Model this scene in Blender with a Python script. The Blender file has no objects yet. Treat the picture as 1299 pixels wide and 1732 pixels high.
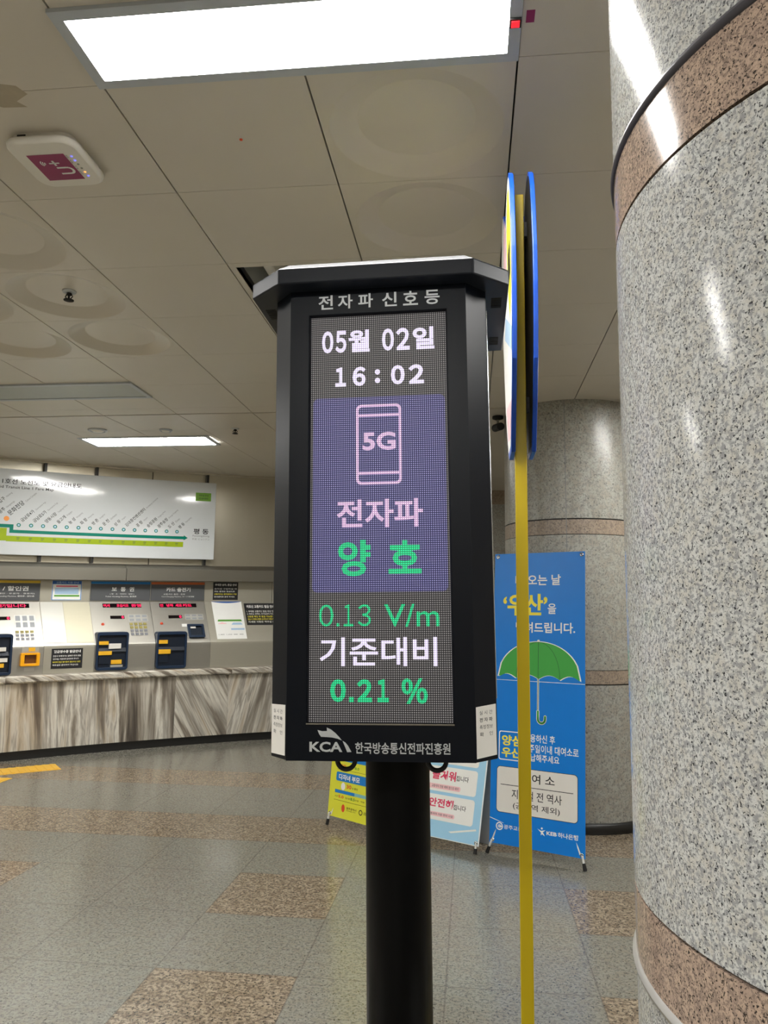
import bpy, bmesh, math, random
from math import sin, cos, tan, pi, radians, sqrt, hypot
from mathutils import Matrix, Vector
random.seed(7)
S = bpy.context.scene
COL = S.collection

# ------------------------------------------------------------------ camera
def cam_setup(yaw=6.48, pitch=7.57, roll=.66, focal_px=1300.):
    y, p, r = radians(yaw), radians(pitch), radians(roll)
    fw = Vector((-sin(y)*cos(p), cos(y)*cos(p), sin(p)))
    rt = Vector((cos(y), sin(y), 0)); up = rt.cross(fw)
    rt2 = cos(r)*rt + sin(r)*up; up2 = -sin(r)*rt + cos(r)*up
    cd = bpy.data.cameras.new('camera'); co = bpy.data.objects.new('camera', cd); COL.objects.link(co)
    M = Matrix((rt2, up2, -fw)).transposed().to_4x4(); M.translation = (0, 0, 1.5)
    co.matrix_world = M
    cd.sensor_fit = 'VERTICAL'; cd.sensor_height = 36.; cd.lens = 36.*focal_px/1732.; cd.clip_start = .05
    S.camera = co
cam_setup()
# ------------------------------------------------------------------ light / exposure
PANEL_STRENGTH = 62.0
PANEL_COLOR = (1.0, .985, .95)
S.view_settings.view_transform = 'Standard'; S.view_settings.look = 'None'
S.view_settings.exposure = 0.0; S.view_settings.gamma = 1.0; S.view_settings.use_curve_mapping = False
w = bpy.data.worlds.new('world'); S.world = w; w.use_nodes = True
w.node_tree.nodes['Background'].inputs[0].default_value = (.9, .92, 1, 1)
w.node_tree.nodes['Background'].inputs[1].default_value = .05
S.cycles.max_bounces = 8; S.cycles.diffuse_bounces = 5; S.cycles.glossy_bounces = 4

# ------------------------------------------------------------------ materials
def lin(c):
    def f(v):
        v /= 255.
        return v/12.92 if v <= .04045 else ((v+.055)/1.055)**2.4
    return tuple(f(v) for v in c[:3]) + (1.,)
class NT:
    def __init__(s, name):
        s.m = bpy.data.materials.new(name); s.m.use_nodes = True
        s.t = s.m.node_tree; s.b = s.t.nodes['Principled BSDF']
    def n(s, typ, **k):
        nd = s.t.nodes.new(typ)
        for a, v in k.items(): setattr(nd, a, v)
        return nd
    def l(s, a, b): s.t.links.new(a, b)
    def math(s, op, a, b=None):
        nd = s.n('ShaderNodeMath', operation=op)
        for i, v in enumerate((a, b)):
            if v is None: continue
            if isinstance(v, (int, float)): nd.inputs[i].default_value = v
            else: s.l(v, nd.inputs[i])
        return nd.outputs[0]
    def mix(s, fac, a, b):
        nd = s.n('ShaderNodeMix', data_type='RGBA')
        for i, v in ((0, fac), (6, a), (7, b)):
            if isinstance(v, (int, float)): nd.inputs[i].default_value = v
            elif isinstance(v, tuple): nd.inputs[i].default_value = v
            else: s.l(v, nd.inputs[i])
        return nd.outputs[2]
    def ramp(s, fac, stops, interp='LINEAR'):
        nd = s.n('ShaderNodeValToRGB'); cr = nd.color_ramp; cr.interpolation = interp
        while len(cr.elements) < len(stops): cr.elements.new(.5)
        for e, (p, c) in zip(cr.elements, stops): e.position = p; e.color = c
        s.l(fac, nd.inputs[0]); return nd.outputs[0]
    def noise(s, vec, scale, detail=2, rough=.5, dist=0):
        nd = s.n('ShaderNodeTexNoise'); nd.inputs['Scale'].default_value = scale
        nd.inputs['Detail'].default_value = detail; nd.inputs['Roughness'].default_value = rough
        nd.inputs['Distortion'].default_value = dist
        if vec is not None: s.l(vec, nd.inputs['Vector'])
        return nd.outputs['Fac']
    def coord(s, kind='Object', scale=None):
        o = s.n('ShaderNodeTexCoord').outputs[kind]
        if scale is not None:
            mp = s.n('ShaderNodeMapping'); mp.inputs['Scale'].default_value = scale; s.l(o, mp.inputs['Vector']); o = mp.outputs[0]
        return o
    def set(s, **k):
        for a, v in k.items():
            i = s.b.inputs[a.replace('_', ' ')]
            if hasattr(v, 'is_linked') or hasattr(v, 'links'): s.l(v, i)
            else: i.default_value = v
        return s
def mat(name, c, rough=.5, metal=0., emit=0., var=.06, vscale=14., ior=1.45):
    """plain paint / plastic / print: base colour with a faint procedural mottling"""
    t = NT(name)
    L = lin(c)
    if var:
        f = t.noise(t.coord(), vscale, 3)
        lo = tuple(v*(1-var) for v in L[:3])+(1,); hi = tuple(min(1, v*(1+var)) for v in L[:3])+(1,)
        t.set(Base_Color=t.mix(f, lo, hi))
    else: t.set(Base_Color=L)
    t.set(Roughness=rough, Metallic=metal, IOR=ior)
    if emit: t.set(Emission_Color=L, Emission_Strength=emit)
    return t.m
def steel(name, c, rough=.34, metal=.9, stretch=(3, 3, 90)):
    t = NT(name)
    f = t.noise(t.coord('Object', stretch), 3, 4, .6)
    g = t.noise(t.coord(), 2.3, 3, .6)
    L = lin(c)
    t.set(Base_Color=t.mix(f, tuple(v*.93 for v in L[:3])+(1,), L), Metallic=metal)
    r = t.n('ShaderNodeMapRange'); t.l(g, r.inputs[0]); r.inputs[3].default_value = rough-.03; r.inputs[4].default_value = rough+.04
    t.set(Roughness=r.outputs[0])
    return t.m
def granite(name, base, mid, dark, tint, sc=1., rough=.14, grout=False, midpos=.53, darkpos=.62, ior=1.5):
    """polished speckled stone: pale grains, grey grains, small black specks, a blush of another colour"""
    t = NT(name)
    v = t.coord()
    n1 = t.noise(v, 95*sc, 3, .55, .3); n2 = t.noise(v, 150*sc, 2, .6, .6); n3 = t.noise(v, 30*sc, 2); n4 = t.noise(v, 330*sc, 2, .7)
    c = t.mix(t.ramp(n3, [(.42, (0, 0, 0, 1)), (.62, (1, 1, 1, 1))]), lin(base), lin(tint))
    c = t.mix(t.ramp(n4, [(.35, (0, 0, 0, 1)), (.65, (.35, .35, .35, 1))]), c, lin(mid))
    c = t.mix(t.ramp(n1, [(midpos-.05, (0, 0, 0, 1)), (midpos+.07, (.85, .85, .85, 1))]), c, lin(mid))
    c = t.mix(t.ramp(n2, [(darkpos-.015, (0, 0, 0, 1)), (darkpos+.035, (.95, .95, .95, 1))]), c, lin(dark))
    if grout:
        uv = t.n('ShaderNodeUVMap'); sp = t.n('ShaderNodeSeparateXYZ'); t.l(uv.outputs[0], sp.inputs[0])
        ds = []
        for o in (sp.outputs[0], sp.outputs[1]):
            ds.append(t.math('MINIMUM', o, t.math('SUBTRACT', 1., o)))
        d = t.math('MINIMUM', *ds)
        g = t.math('LESS_THAN', d, .006)
        c = t.mix(t.math('MULTIPLY', g, .38), c, lin((70, 66, 60)))
        cl = t.noise(v, 1.7, 3)
        rr = t.n('ShaderNodeMapRange'); t.l(cl, rr.inputs[0]); rr.inputs[3].default_value = rough-.05; rr.inputs[4].default_value = rough+.1
        t.set(Roughness=rr.outputs[0])
    else: t.set(Roughness=rough)
    t.set(Base_Color=c, IOR=ior)
    return t.m
def marble(name):
    t = NT(name)
    uv = t.coord('UV')
    n = t.noise(uv, 5.5, 6, .56, .4)
    c = t.ramp(n, [(.33, lin((78, 71, 64))), (.40, lin((138, 129, 116))), (.45, lin((196, 190, 177))), (.49, lin((216, 212, 200))), (.525, lin((158, 151, 140))), (.56, lin((206, 200, 187))), (.61, lin((184, 171, 150))), (.68, lin((100, 89, 78)))])
    n2 = t.noise(uv, 3.1, 5, .6, .8)
    c = t.mix(t.ramp(n2, [(.52, (0, 0, 0, 1)), (.6, (.75, .75, .75, 1)), (.66, (0, 0, 0, 1))]), c, lin((120, 112, 102)))
    n3 = t.noise(uv, 4.3, 6, .7, .6)
    c = t.mix(t.ramp(n3, [(.6, (0, 0, 0, 1)), (.68, (.9, .9, .9, 1))]), c, lin((58, 54, 52)))
    t.set(Base_Color=c, Roughness=.3)
    return t.m
LED_ZB = 1.738
def led(name, dot, gap, k=1.):
    """LED matrix: 5 mm pitch lamps that glow, with their dimmer halo painted on the mask between them"""
    t = NT(name)
    sp = t.n('ShaderNodeSeparateXYZ'); t.l(t.coord(), sp.inputs[0])
    q = []
    for o, off in ((sp.outputs[0], 0.), (sp.outputs[2], -LED_ZB)):
        a = t.math('FRACT', t.math('ADD', t.math('DIVIDE', t.math('ADD', o, off), .005), 1000.))
        a = t.math('SUBTRACT', a, .5); q.append(t.math('MULTIPLY', a, a))
    d = t.math('SQRT', t.math('ADD', *q))
    mr = t.n('ShaderNodeMapRange'); mr.interpolation_type = 'SMOOTHSTEP'; t.l(d, mr.inputs[0])
    mr.inputs[1].default_value = .20; mr.inputs[2].default_value = .40; mr.inputs[3].default_value = 1; mr.inputs[4].default_value = 0
    t.set(Base_Color=lin((14, 14, 17)), Roughness=.5, Emission_Color=t.mix(mr.outputs[0], lin(gap), lin(dot)), Emission_Strength=k)  # gap colour emits too: the lamps' halo, painted onto the mask
    return t.m
M = {}
M['ceil'] = mat('beige_ceiling_metal', (206, 199, 186), .33, 0, var=.03, vscale=3)
M['dark'] = mat('dark_gap', (30, 29, 27), .7)
M['pframe'] = mat('light_frame_grey', (184, 190, 196), .45, .2)
M['off'] = mat('unlit_diffuser', (168, 174, 172), .35)
t = NT('lit_diffuser'); t.set(Base_Color=(.8, .8, .8, 1), Emission_Color=PANEL_COLOR+(1,), Emission_Strength=PANEL_STRENGTH); M['lit'] = t.m
M['gpale'] = granite('pale_speckled_granite', (205, 206, 202), (138, 139, 141), (44, 45, 49), (196, 193, 184), 2.0, .14, midpos=.515, darkpos=.6, ior=1.22)
M['gpink'] = granite('pink_brown_granite', (190, 166, 146), (132, 116, 106), (46, 42, 40), (172, 150, 134), 2.0, .14, midpos=.515, darkpos=.585, ior=1.26)
M['ggrey'] = granite('grey_granite', (166, 165, 156), (132, 131, 125), (92, 91, 88), (158, 152, 139), .62, .3)
M['gbrown'] = granite('brown_granite_band', (162, 146, 128), (126, 113, 102), (84, 76, 70), (150, 134, 116), .62, .3)
M['fgrey'] = granite('grey_granite_floor', (139, 137, 126), (104, 103, 96), (52, 51, 48), (134, 129, 116), .75, .15, True)
M['fbrown'] = granite('brown_granite_floor', (166, 152, 131), (98, 87, 74), (38, 34, 30), (142, 127, 106), .62, .16, True, .51, .59)
M['steel'] = steel('brushed_steel', (182, 179, 170), .43, .9)
M['steelpale'] = steel('pale_steel_cladding', (184, 180, 165), .44, .6)
M['steeldk'] = steel('brushed_steel_band', (150, 146, 136), .36)
M['wallmetal'] = steel('beige_metal_wall', (198, 192, 174), .3, .85)
M['marble'] = marble('veined_marble')
M['plinth'] = mat('black_plinth', (34, 34, 33), .35)
M['black'] = mat('black_satin_paint', (7, 12, 21), .36, 0, var=.1, ior=1.27)
M['blackpole'] = mat('black_pole_paint', (5, 5, 6), .42, ior=1.22)
M['roofblk'] = mat('charcoal_roof_paint', (28, 32, 40), .36, ior=1.33)
M['chrome'] = mat('chrome', (200, 202, 205), .15, 1., var=0)
M['white'] = mat('white_print', (236, 236, 232), .45, var=.02)
M['offwhite'] = mat('off_white_paper', (222, 219, 212), .6, var=.03)
M['silver'] = mat('silver_lettering', (196, 200, 202), .4, .3, var=0)
M['ink'] = mat('black_ink', (34, 34, 36), .5, var=0)
M['grey'] = mat('grey_ink', (120, 122, 124), .5, var=0)
M['blue'] = mat('banner_blue', (0, 122, 214), .34, var=.04)
M['yellowtxt'] = mat('yellow_print', (240, 226, 70), .45, var=0)
M['green'] = mat('umbrella_green', (62, 162, 66), .45, var=.02)
M['greendk'] = mat('umbrella_seam_green', (38, 104, 52), .45, var=0)
M['lblue'] = mat('sky_blue_print', (160, 208, 236), .3, var=.03)
M['red'] = mat('crimson_print', (216, 56, 96), .45, var=0)
M['pinkp'] = mat('pale_pink_print', (240, 196, 200), .45, var=0)
M['ylw'] = mat('lemon_yellow_print', (222, 222, 62), .35, var=.03)
M['bprint'] = mat('blue_print', (22, 122, 196), .45, var=0)
M['tealp'] = mat('pale_teal_print', (128, 186, 190), .45, var=0)
M['orangered'] = mat('orange_red_print', (222, 78, 44), .45, var=0)
M['greenp'] = mat('green_print', (84, 152, 50), .45, var=0)
M['post'] = mat('yellow_post_paint', (200, 174, 14), .4, var=.04)
M['cobalt'] = mat('cobalt_blue_board', (18, 74, 178), .38, var=.04)
M['navy'] = mat('navy_plastic', (24, 42, 66), .4, var=.05)
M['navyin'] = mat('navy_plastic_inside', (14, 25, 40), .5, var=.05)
M['hdr'] = mat('dark_grey_header', (82, 84, 86), .45, var=.03)
M['hyl'] = mat('yellow_stripe', (222, 186, 50), .45, var=0)
M['hbl'] = mat('blue_stripe', (30, 124, 196), .45, var=0)
M['hor'] = mat('orange_stripe', (206, 104, 50), .45, var=0)
M['label'] = mat('amber_label', (232, 178, 40), .5, var=.04)
M['amber'] = mat('amber_plastic', (244, 170, 16), .35, var=.03)
M['keys'] = mat('key_grey', (120, 122, 128), .4, var=.05)
M['keyy'] = mat('key_olive', (150, 140, 74), .4, var=.05)
M['redled'] = mat('red_led', (255, 26, 84), .5, emit=1.0, var=0)
M['blackglass'] = mat('black_glass', (18, 12, 14), .12, var=0)
M['mapw'] = mat('white_map_enamel', (208, 212, 213), .09, var=.01, ior=1.5)
M['teal'] = mat('teal_line_print', (0, 122, 102), .25, var=0)
M['lime'] = mat('lime_line_print', (154, 176, 30), .25, var=0)
M['tagg'] = mat('green_sticker', (104, 156, 34), .35, var=0)
M['orange'] = mat('orange_dot', (236, 150, 70), .3, var=0)
M['apw'] = mat('white_plastic', (226, 222, 212), .4, var=.02)
M['magenta'] = mat('magenta_sticker', (142, 36, 88), .45, var=.03)
M['tact'] = mat('yellow_tactile_tile', (226, 178, 62), .45, var=.06)
M['galv'] = mat('galvanised_sheet', (160, 160, 152), .5, .4, var=.08)
M['stain'] = mat('water_stain', (172, 160, 138), .5, var=.1, vscale=30)
M['indigo_led'] = mat('blue_indicator_lamp', (120, 120, 255), .4, emit=1.2, var=0)
M['amber_led'] = mat('amber_indicator_lamp', (255, 170, 90), .4, emit=1.2, var=0)
M['redlamp'] = mat('red_indicator_lamp', (255, 40, 50), .4, emit=1.0, var=0)
M['rubber'] = mat('black_rubber', (24, 24, 24), .6)
M['grip'] = mat('white_plastic_foot', (214, 214, 210), .5)
M['pvc'] = mat('grey_pvc_cord', (150, 148, 144), .35, var=.05)
M['darkpvc'] = mat('dark_rubber_cord', (66, 64, 70), .4, var=.05)
M['plate'] = steel('pale_steel_plate', (196, 195, 187), .42, .6)
M['ivory'] = steel('ivory_coated_plate', (196, 191, 168), .48, .4)
M['bluepaper'] = mat('blue_paper_print', (50, 96, 172), .5, var=0)
M['labelgrey'] = mat('label_grey_print', (150, 154, 158), .5, var=.03)
M['palebl'] = mat('pale_blue_print', (168, 196, 222), .5, var=.03)
M['film'] = mat('grey_film', (186, 188, 190), .3, var=.04)
M['wallpaint'] = mat('plain_wall_paint', (170, 162, 146), .5, var=.04)
M['led_bg'] = led('led_matrix_idle', (186, 180, 180), (4, 4, 5), .62)
M['led_blue'] = led('led_matrix_indigo', (190, 184, 242), (18, 18, 84), .68)
M['led_white'] = led('led_matrix_white', (255, 248, 255), (176, 166, 192), 1.5)
M['led_pink'] = led('led_matrix_pink', (255, 224, 244), (170, 134, 172), 1.25)
M['led_green'] = led('led_matrix_green', (60, 255, 176), (0, 140, 84), 1.2)

# ------------------------------------------------------------------ geometry helpers
_tc = {}
def text_geo(s, bold):
    k = (s, bold)
    if k in _tc: return _tc[k]
    cu = bpy.data.curves.new('t', 'FONT'); cu.body = s; cu.size = 1.; cu.resolution_u = 3; cu.offset = bold
    o = bpy.data.objects.new('t', cu); COL.objects.link(o)
    me = bpy.data.meshes.new_from_object(o.evaluated_get(bpy.context.evaluated_depsgraph_get()))
    vs = [(v.co.x, v.co.y) for v in me.vertices]; fs = [tuple(p.vertices) for p in me.polygons]
    bpy.data.objects.remove(o); bpy.data.curves.remove(cu); bpy.data.meshes.remove(me)
    xs = [v[0] for v in vs]; zs = [v[1] for v in vs]
    r = (vs, fs, min(xs), max(xs), min(zs), max(zs)); _tc[k] = r; return r
class G:
    """collects faces for one mesh"""
    def __init__(s): s.v = []; s.f = []; s.uv = {}; s.mi = {}; s.sm = set()
    def add(s, vs, fs, smooth=False, mi=0):
        b = len(s.v); s.v += [tuple(v) for v in vs]
        for f in fs:
            if smooth: s.sm.add(len(s.f))
            if mi: s.mi[len(s.f)] = mi
            s.f.append(tuple(b+i for i in f))
        return s
    def box(s, x0, x1, y0, y1, z0, z1, mi=0):
        return s.add([(x0,y0,z0),(x1,y0,z0),(x1,y1,z0),(x0,y1,z0),(x0,y0,z1),(x1,y0,z1),(x1,y1,z1),(x0,y1,z1)],
                     [(0,3,2,1),(4,5,6,7),(0,1,5,4),(1,2,6,5),(2,3,7,6),(3,0,4,7)], mi=mi)
    def poly(s, pts, y=0., mi=0): return s.add([(x, y, z) for x, z in pts], [tuple(range(len(pts)))], mi=mi)
    def rect(s, x0, x1, z0, z1, y=0., mi=0): return s.poly([(x0,z0),(x1,z0),(x1,z1),(x0,z1)], y, mi)
    def prism(s, pts, y0, y1, mi=0):
        """outline in x,z (counter-clockwise seen from -y) from y0 (front) to y1 (back)"""
        n = len(pts)
        return s.add([(x,y0,z) for x,z in pts]+[(x,y1,z) for x,z in pts],
                     [tuple(range(n)), tuple(range(2*n-1, n-1, -1))]+[(i, n+i, n+(i+1)%n, (i+1)%n) for i in range(n)], mi=mi)
    def zprism(s, pts, z0, z1, mi=0):
        """outline in x,y (counter-clockwise from above)"""
        n = len(pts)
        return s.add([(x,y,z0) for x,y in pts]+[(x,y,z1) for x,y in pts],
                     [tuple(range(n-1,-1,-1)), tuple(range(n, 2*n))]+[(i,(i+1)%n,n+(i+1)%n,n+i) for i in range(n)], mi=mi)
    def ring(s, outer, inner, y0, y1):
        """flat ring between two outlines with the same number of points, thickness y0..y1"""
        n = len(outer); v = []
        for y in (y0, y1):
            v += [(x,y,z) for x,z in outer]+[(x,y,z) for x,z in inner]
        f = []
        for i in range(n):
            j = (i+1) % n
            f += [(i,j,n+j,n+i), (2*n+j,2*n+i,3*n+i,3*n+j), (j,i,2*n+i,2*n+j), (n+i,n+j,3*n+j,3*n+i)]
        return s.add(v, f)
    def lathe(s, prof, c=(0,0,0), n=32, a0=0., a1=2*pi, axis='z'):
        full = abs(a1-a0-2*pi) < 1e-6; m = n if full else n+1; v = []
        for i in range(m):
            a = a0+(a1-a0)*i/n
            for r, h in prof:
                p = (r*cos(a), r*sin(a), h)
                if axis == 'y': p = (r*cos(a), h, r*sin(a))
                if axis == 'x': p = (h, r*cos(a), r*sin(a))
                v.append((c[0]+p[0], c[1]+p[1], c[2]+p[2]))
        k = len(prof); f = []
        for i in range(n):
            j = (i+1) % m
            for q in range(k-1): f.append((i*k+q, j*k+q, j*k+q+1, i*k+q+1))
        return s.add(v, f, True)
    def tube(s, pts, r, n=10):
        pts = [Vector(p) for p in pts]; v = []; rs = r if isinstance(r, (list, tuple)) else [r]*len(pts)
        for i, p in enumerate(pts):
            d = (pts[min(i+1, len(pts)-1)]-pts[max(i-1, 0)]).normalized()
            a = d.orthogonal().normalized(); 
            if i: a = (pa - d*pa.dot(d)).normalized()
            pa = a; b = d.cross(a)
            for k in range(n):
                q = 2*pi*k/n; v.append(p+rs[i]*(cos(q)*a+sin(q)*b))
        f = [(i*n+k, i*n+(k+1)%n, (i+1)*n+(k+1)%n, (i+1)*n+k) for i in range(len(pts)-1) for k in range(n)]
        s.add(v, f, True); m = len(pts)
        return s.add([v[k] for k in range(n)]+[v[(m-1)*n+k] for k in range(n)], [tuple(range(n-1,-1,-1)), tuple(range(n, 2*n))])
    def text(s, body, x0, x1, z0, z1, y=0., bold=.0, align='fit'):
        """lettering in the x,z plane; fit the box, or keep proportions (left / centre)"""
        vs, fs, a, b, c, d = text_geo(body, bold)
        kz = (z1-z0)/(d-c); kx = (x1-x0)/(b-a) if align == 'fit' else kz*.95
        ox = x0 if align in ('fit', 'left') else (x0+x1)/2-kx*(b-a)/2
        return s.add([(ox+(px-a)*kx, y, z0+(pz-c)*kz) for px, pz in vs], fs)
    def rtext(s, body, x, z, h, ang, y=0., bold=0., wide=.9):
        vs, fs, a, b, c, d = text_geo(body, bold); k = h/(d-c); ca, sa = cos(ang), sin(ang)
        return s.add([(x+(px-a)*k*wide*ca-(pz-c)*k*sa, y, z+(px-a)*k*wide*sa+(pz-c)*k*ca) for px, pz in vs], fs)
    def map(s, fn): s.v = [tuple(fn(v)) for v in s.v]; return s
def rrect(x0, x1, z0, z1, r, n=5):
    p = []
    for cx, cz, a in ((x1-r, z0+r, -90), (x1-r, z1-r, 0), (x0+r, z1-r, 90), (x0+r, z0+r, 180)):
        for i in range(n+1):
            q = radians(a+90*i/n); p.append((cx+r*cos(q), cz+r*sin(q)))
    return p
def circ(cx, cz, r, n=24, ry=None): return [(cx+r*cos(2*pi*i/n), cz+(ry or r)*sin(2*pi*i/n)) for i in range(n)]
MW = {}
def thing(name, label, cat, loc=(0,0,0), mtx=None, group=None, kind=None):
    o = bpy.data.objects.new(name, None); COL.objects.link(o); o.empty_display_size = .1
    m = mtx if mtx is not None else Matrix.Translation(loc)
    o.matrix_world = m; MW[o.name] = m.copy()
    return tag(o, label, cat, group, kind)
def tag(o, label, cat, group=None, kind=None):
    o['label'] = label; o['category'] = cat
    if group: o['group'] = group
    if kind: o['kind'] = kind
    return o
def build(name, g, m, parent=None, world=False, bevel=0., seg=2, label=None, loc=None):
    """one mesh object; world=True: vertices are in world space and are brought into the parent's (or loc's) frame"""
    vs = g.v
    if parent is not None:
        pm = MW[parent.name]
        if world:
            inv = pm.inverted(); vs = [inv @ Vector(v) for v in vs]
    elif loc is not None:
        L = Vector(loc); vs = [Vector(v)-L for v in vs]
    me = bpy.data.meshes.new(name); me.from_pydata([tuple(v) for v in vs], [], g.f)
    if g.uv:
        ul = me.uv_layers.new(name='UVMap')
        for pi_, p in enumerate(me.polygons):
            if pi_ in g.uv:
                for li, uv in zip(p.loop_indices, g.uv[pi_]): ul.data[li].uv = uv
    ms = m if isinstance(m, (list, tuple)) else [m]
    for q in ms: me.materials.append(M[q] if isinstance(q, str) else q)
    for i, k in g.mi.items(): me.polygons[i].material_index = k
    for i in g.sm: me.polygons[i].use_smooth = True
    me.validate(clean_customdata=False); me.update()
    o = bpy.data.objects.new(name, me); COL.objects.link(o)
    if parent is not None:
        o.parent = parent; MW[o.name] = MW[parent.name].copy()
    else:
        MW[o.name] = Matrix.Translation(loc or (0,0,0))
        if loc is not None: o.location = loc
    if bevel:
        b = o.modifiers.new('Bevel', 'BEVEL'); b.width = bevel; b.segments = seg; b.limit_method = 'ANGLE'; b.angle_limit = radians(35)
    if label: o['label'] = label
    return o
def struct(name, g, m, label=None, cat=None, **k):
    o = build(name, g, m, **k); o['kind'] = 'structure'
    if label: o['label'] = label; o['category'] = cat
    return o

# ------------------------------------------------------------------ the curved ticket wall: u along it, D behind the counter front, V up
A2, A1, A0 = -.082, .237, 10.298
_N = 6300; _X = [-7.6+6.3*i/_N for i in range(_N+1)]
def wy(x): return A2*x*x+A1*x+A0
_U = [0.]
for i in range(1, _N+1): _U.append(_U[-1]+hypot(_X[i]-_X[i-1], wy(_X[i])-wy(_X[i-1])))
_u0 = _U[1600]                                       # u = 0 at x = -6
_U = [u-_u0 for u in _U]
import bisect
def u_x(u):
    i = min(max(bisect.bisect(_U, u)-1, 0), _N-1)
    return _X[i]+(_X[i+1]-_X[i])*(u-_U[i])/(_U[i+1]-_U[i])
def x_u(x):
    q = (x+7.6)/6.3*_N; i = min(max(int(q), 0), _N-1); return _U[i]+(_U[i+1]-_U[i])*(q-i)
def zrise(u, V): return V+.0135*(max(V, .2)-.2)*(u-3.4)
def W(u, D, V):
    x = u_x(u); s = 2*A2*x+A1; k = hypot(1, s)
    return Vector((x-s/k*D, wy(x)+1/k*D, zrise(u, V)))
def Wv(v): return W(*v)
UMIN, UMAX = _U[0]+.05, _U[-1]-.05
def sweep(g, prof, u0, u1, step=.2, uvf=None, closed=True):
    """extrude a (D,V) outline along the wall"""
    n = max(1, int(math.ceil((u1-u0)/step))); k = len(prof); b = len(g.v)
    for i in range(n+1):
        u = u0+(u1-u0)*i/n
        g.v += [tuple(W(u, d, v)) for d, v in prof]
    kk = k if closed else k-1
    for i in range(n):
        for q in range(kk):
            r = (q+1) % k
            fi = len(g.f); g.f.append((b+i*k+q, b+(i+1)*k+q, b+(i+1)*k+r, b+i*k+r))
            if uvf:
                ua, ub = u0+(u1-u0)*i/n, u0+(u1-u0)*(i+1)/n
                g.uv[fi] = [uvf(ua, *prof[q]), uvf(ub, *prof[q]), uvf(ub, *prof[r]), uvf(ua, *prof[r])]
    if closed:
        g.f.append(tuple(b+q for q in range(k))); g.f.append(tuple(b+n*k+q for q in range(k-1, -1, -1)))
    return g
def front_D(V):                                      # face of the console: upright below, leaning back above the bend
    if V < 1.14: return .06
    if V < 1.61: return .06+.33*(V-1.14)/.47
    return .39
# ------------------------------------------------------------------ floor
g = G()
xl = [-8.07+.615*i for i in range(20)]
off = -.107-xl[13]; xl = [x+off for x in xl]
yl = [3.365+.614*j for j in range(-14, 5)]+[6.29, 6.75, 7.36, 7.98, 8.6, 9.2, 9.9, 10.6]
for i in range(len(xl)-1):
    for j in range(len(yl)-1):
        x0, x1, y0, y1 = xl[i], xl[i+1], yl[j], yl[j+1]
        k = round((x0+.107)/.615); jj = round((y0-3.365)/.614)
        brown = (k % 3 == 1 and jj % 2 == 1 and y0 < 5) or abs(y0-5.207) < .05 or abs(y0-6.75) < .02
        fi = len(g.f); g.add([(x0,y0,0),(x1,y0,0),(x1,y1,0),(x0,y1,0)], [(0,1,2,3)], mi=1 if brown else 0)
        g.uv[fi] = [(0,0),(1,0),(1,1),(0,1)]
x0, x1, y0, y1 = xl[0], xl[-1], yl[0], yl[-1]
g.add([(x0,y0,-.15),(x1,y0,-.15),(x1,y1,-.15),(x0,y1,-.15),(x0,y0,-.001),(x1,y0,-.001),(x1,y1,-.001),(x0,y1,-.001)], [(0,3,2,1),(0,1,5,4),(1,2,6,5),(2,3,7,6),(3,0,4,7)])
struct('floor', g, ['fgrey', 'fbrown'])

# ------------------------------------------------------------------ ceiling: metal panels with open joints, a dark plenum above
CZ = 3.115; CX0, CDX, CY0, CDY = -.494, .636, 2.076, .614
YE = 5.95
def cx(i): return CX0+CDX*i
def cy(j): return CY0+CDY*j
def zone2(x, y):
    xx = min(max(x, -7.4), -1.35); u = x_u(xx); zw = 3.2+.0405*(u-3.4)
    b = min(max((x+1.9)/1., 0), 1); zw = zw+(CZ-zw)*b
    tt = min(max((y-YE)/max(wy(xx)+.3-YE, .5), 0), 1.05)
    return CZ+(zw-CZ)*tt
DISH = {(-3,1),(-3,2),(-3,3),(-4,2),(-4,3),(0,0),(0,1)}
HATCH = (-1,2)
g = G()
def panel(x0, x1, y0, y1, zf, gx=.003, gy=.0011):
    x0 += gx; x1 -= gx; y0 += gy; y1 -= gy
    P = [(x0,y0),(x1,y0),(x1,y1),(x0,y1)]
    g.add([(x,y,zf(x,y)) for x,y in P]+[(x,y,zf(x,y)+.025) for x,y in P], [(3,2,1,0),(4,5,6,7),(0,1,5,4),(1,2,6,5),(2,3,7,6),(3,0,4,7)])
for i in range(-11, 7):
    for j in range(-12, 6):
        if (i,j) in DISH or (i,j) == HATCH: continue
        panel(cx(i), cx(i+1), cy(j), cy(j+1), lambda x, y: CZ)
    panel(cx(i), cx(i+1), cy(6), YE-.012, lambda x, y: CZ)
    for j in range(0, 7): panel(cx(i), cx(i+1), YE+.012+CDY*j, YE+.012+CDY*(j+1), zone2)
struct('ceiling', g, 'ceil')
g = G().box(-7.6, 4.0, -5.3, 10.6, 3.62, 3.7)
struct('ceiling_slab', g, 'dark')

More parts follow.
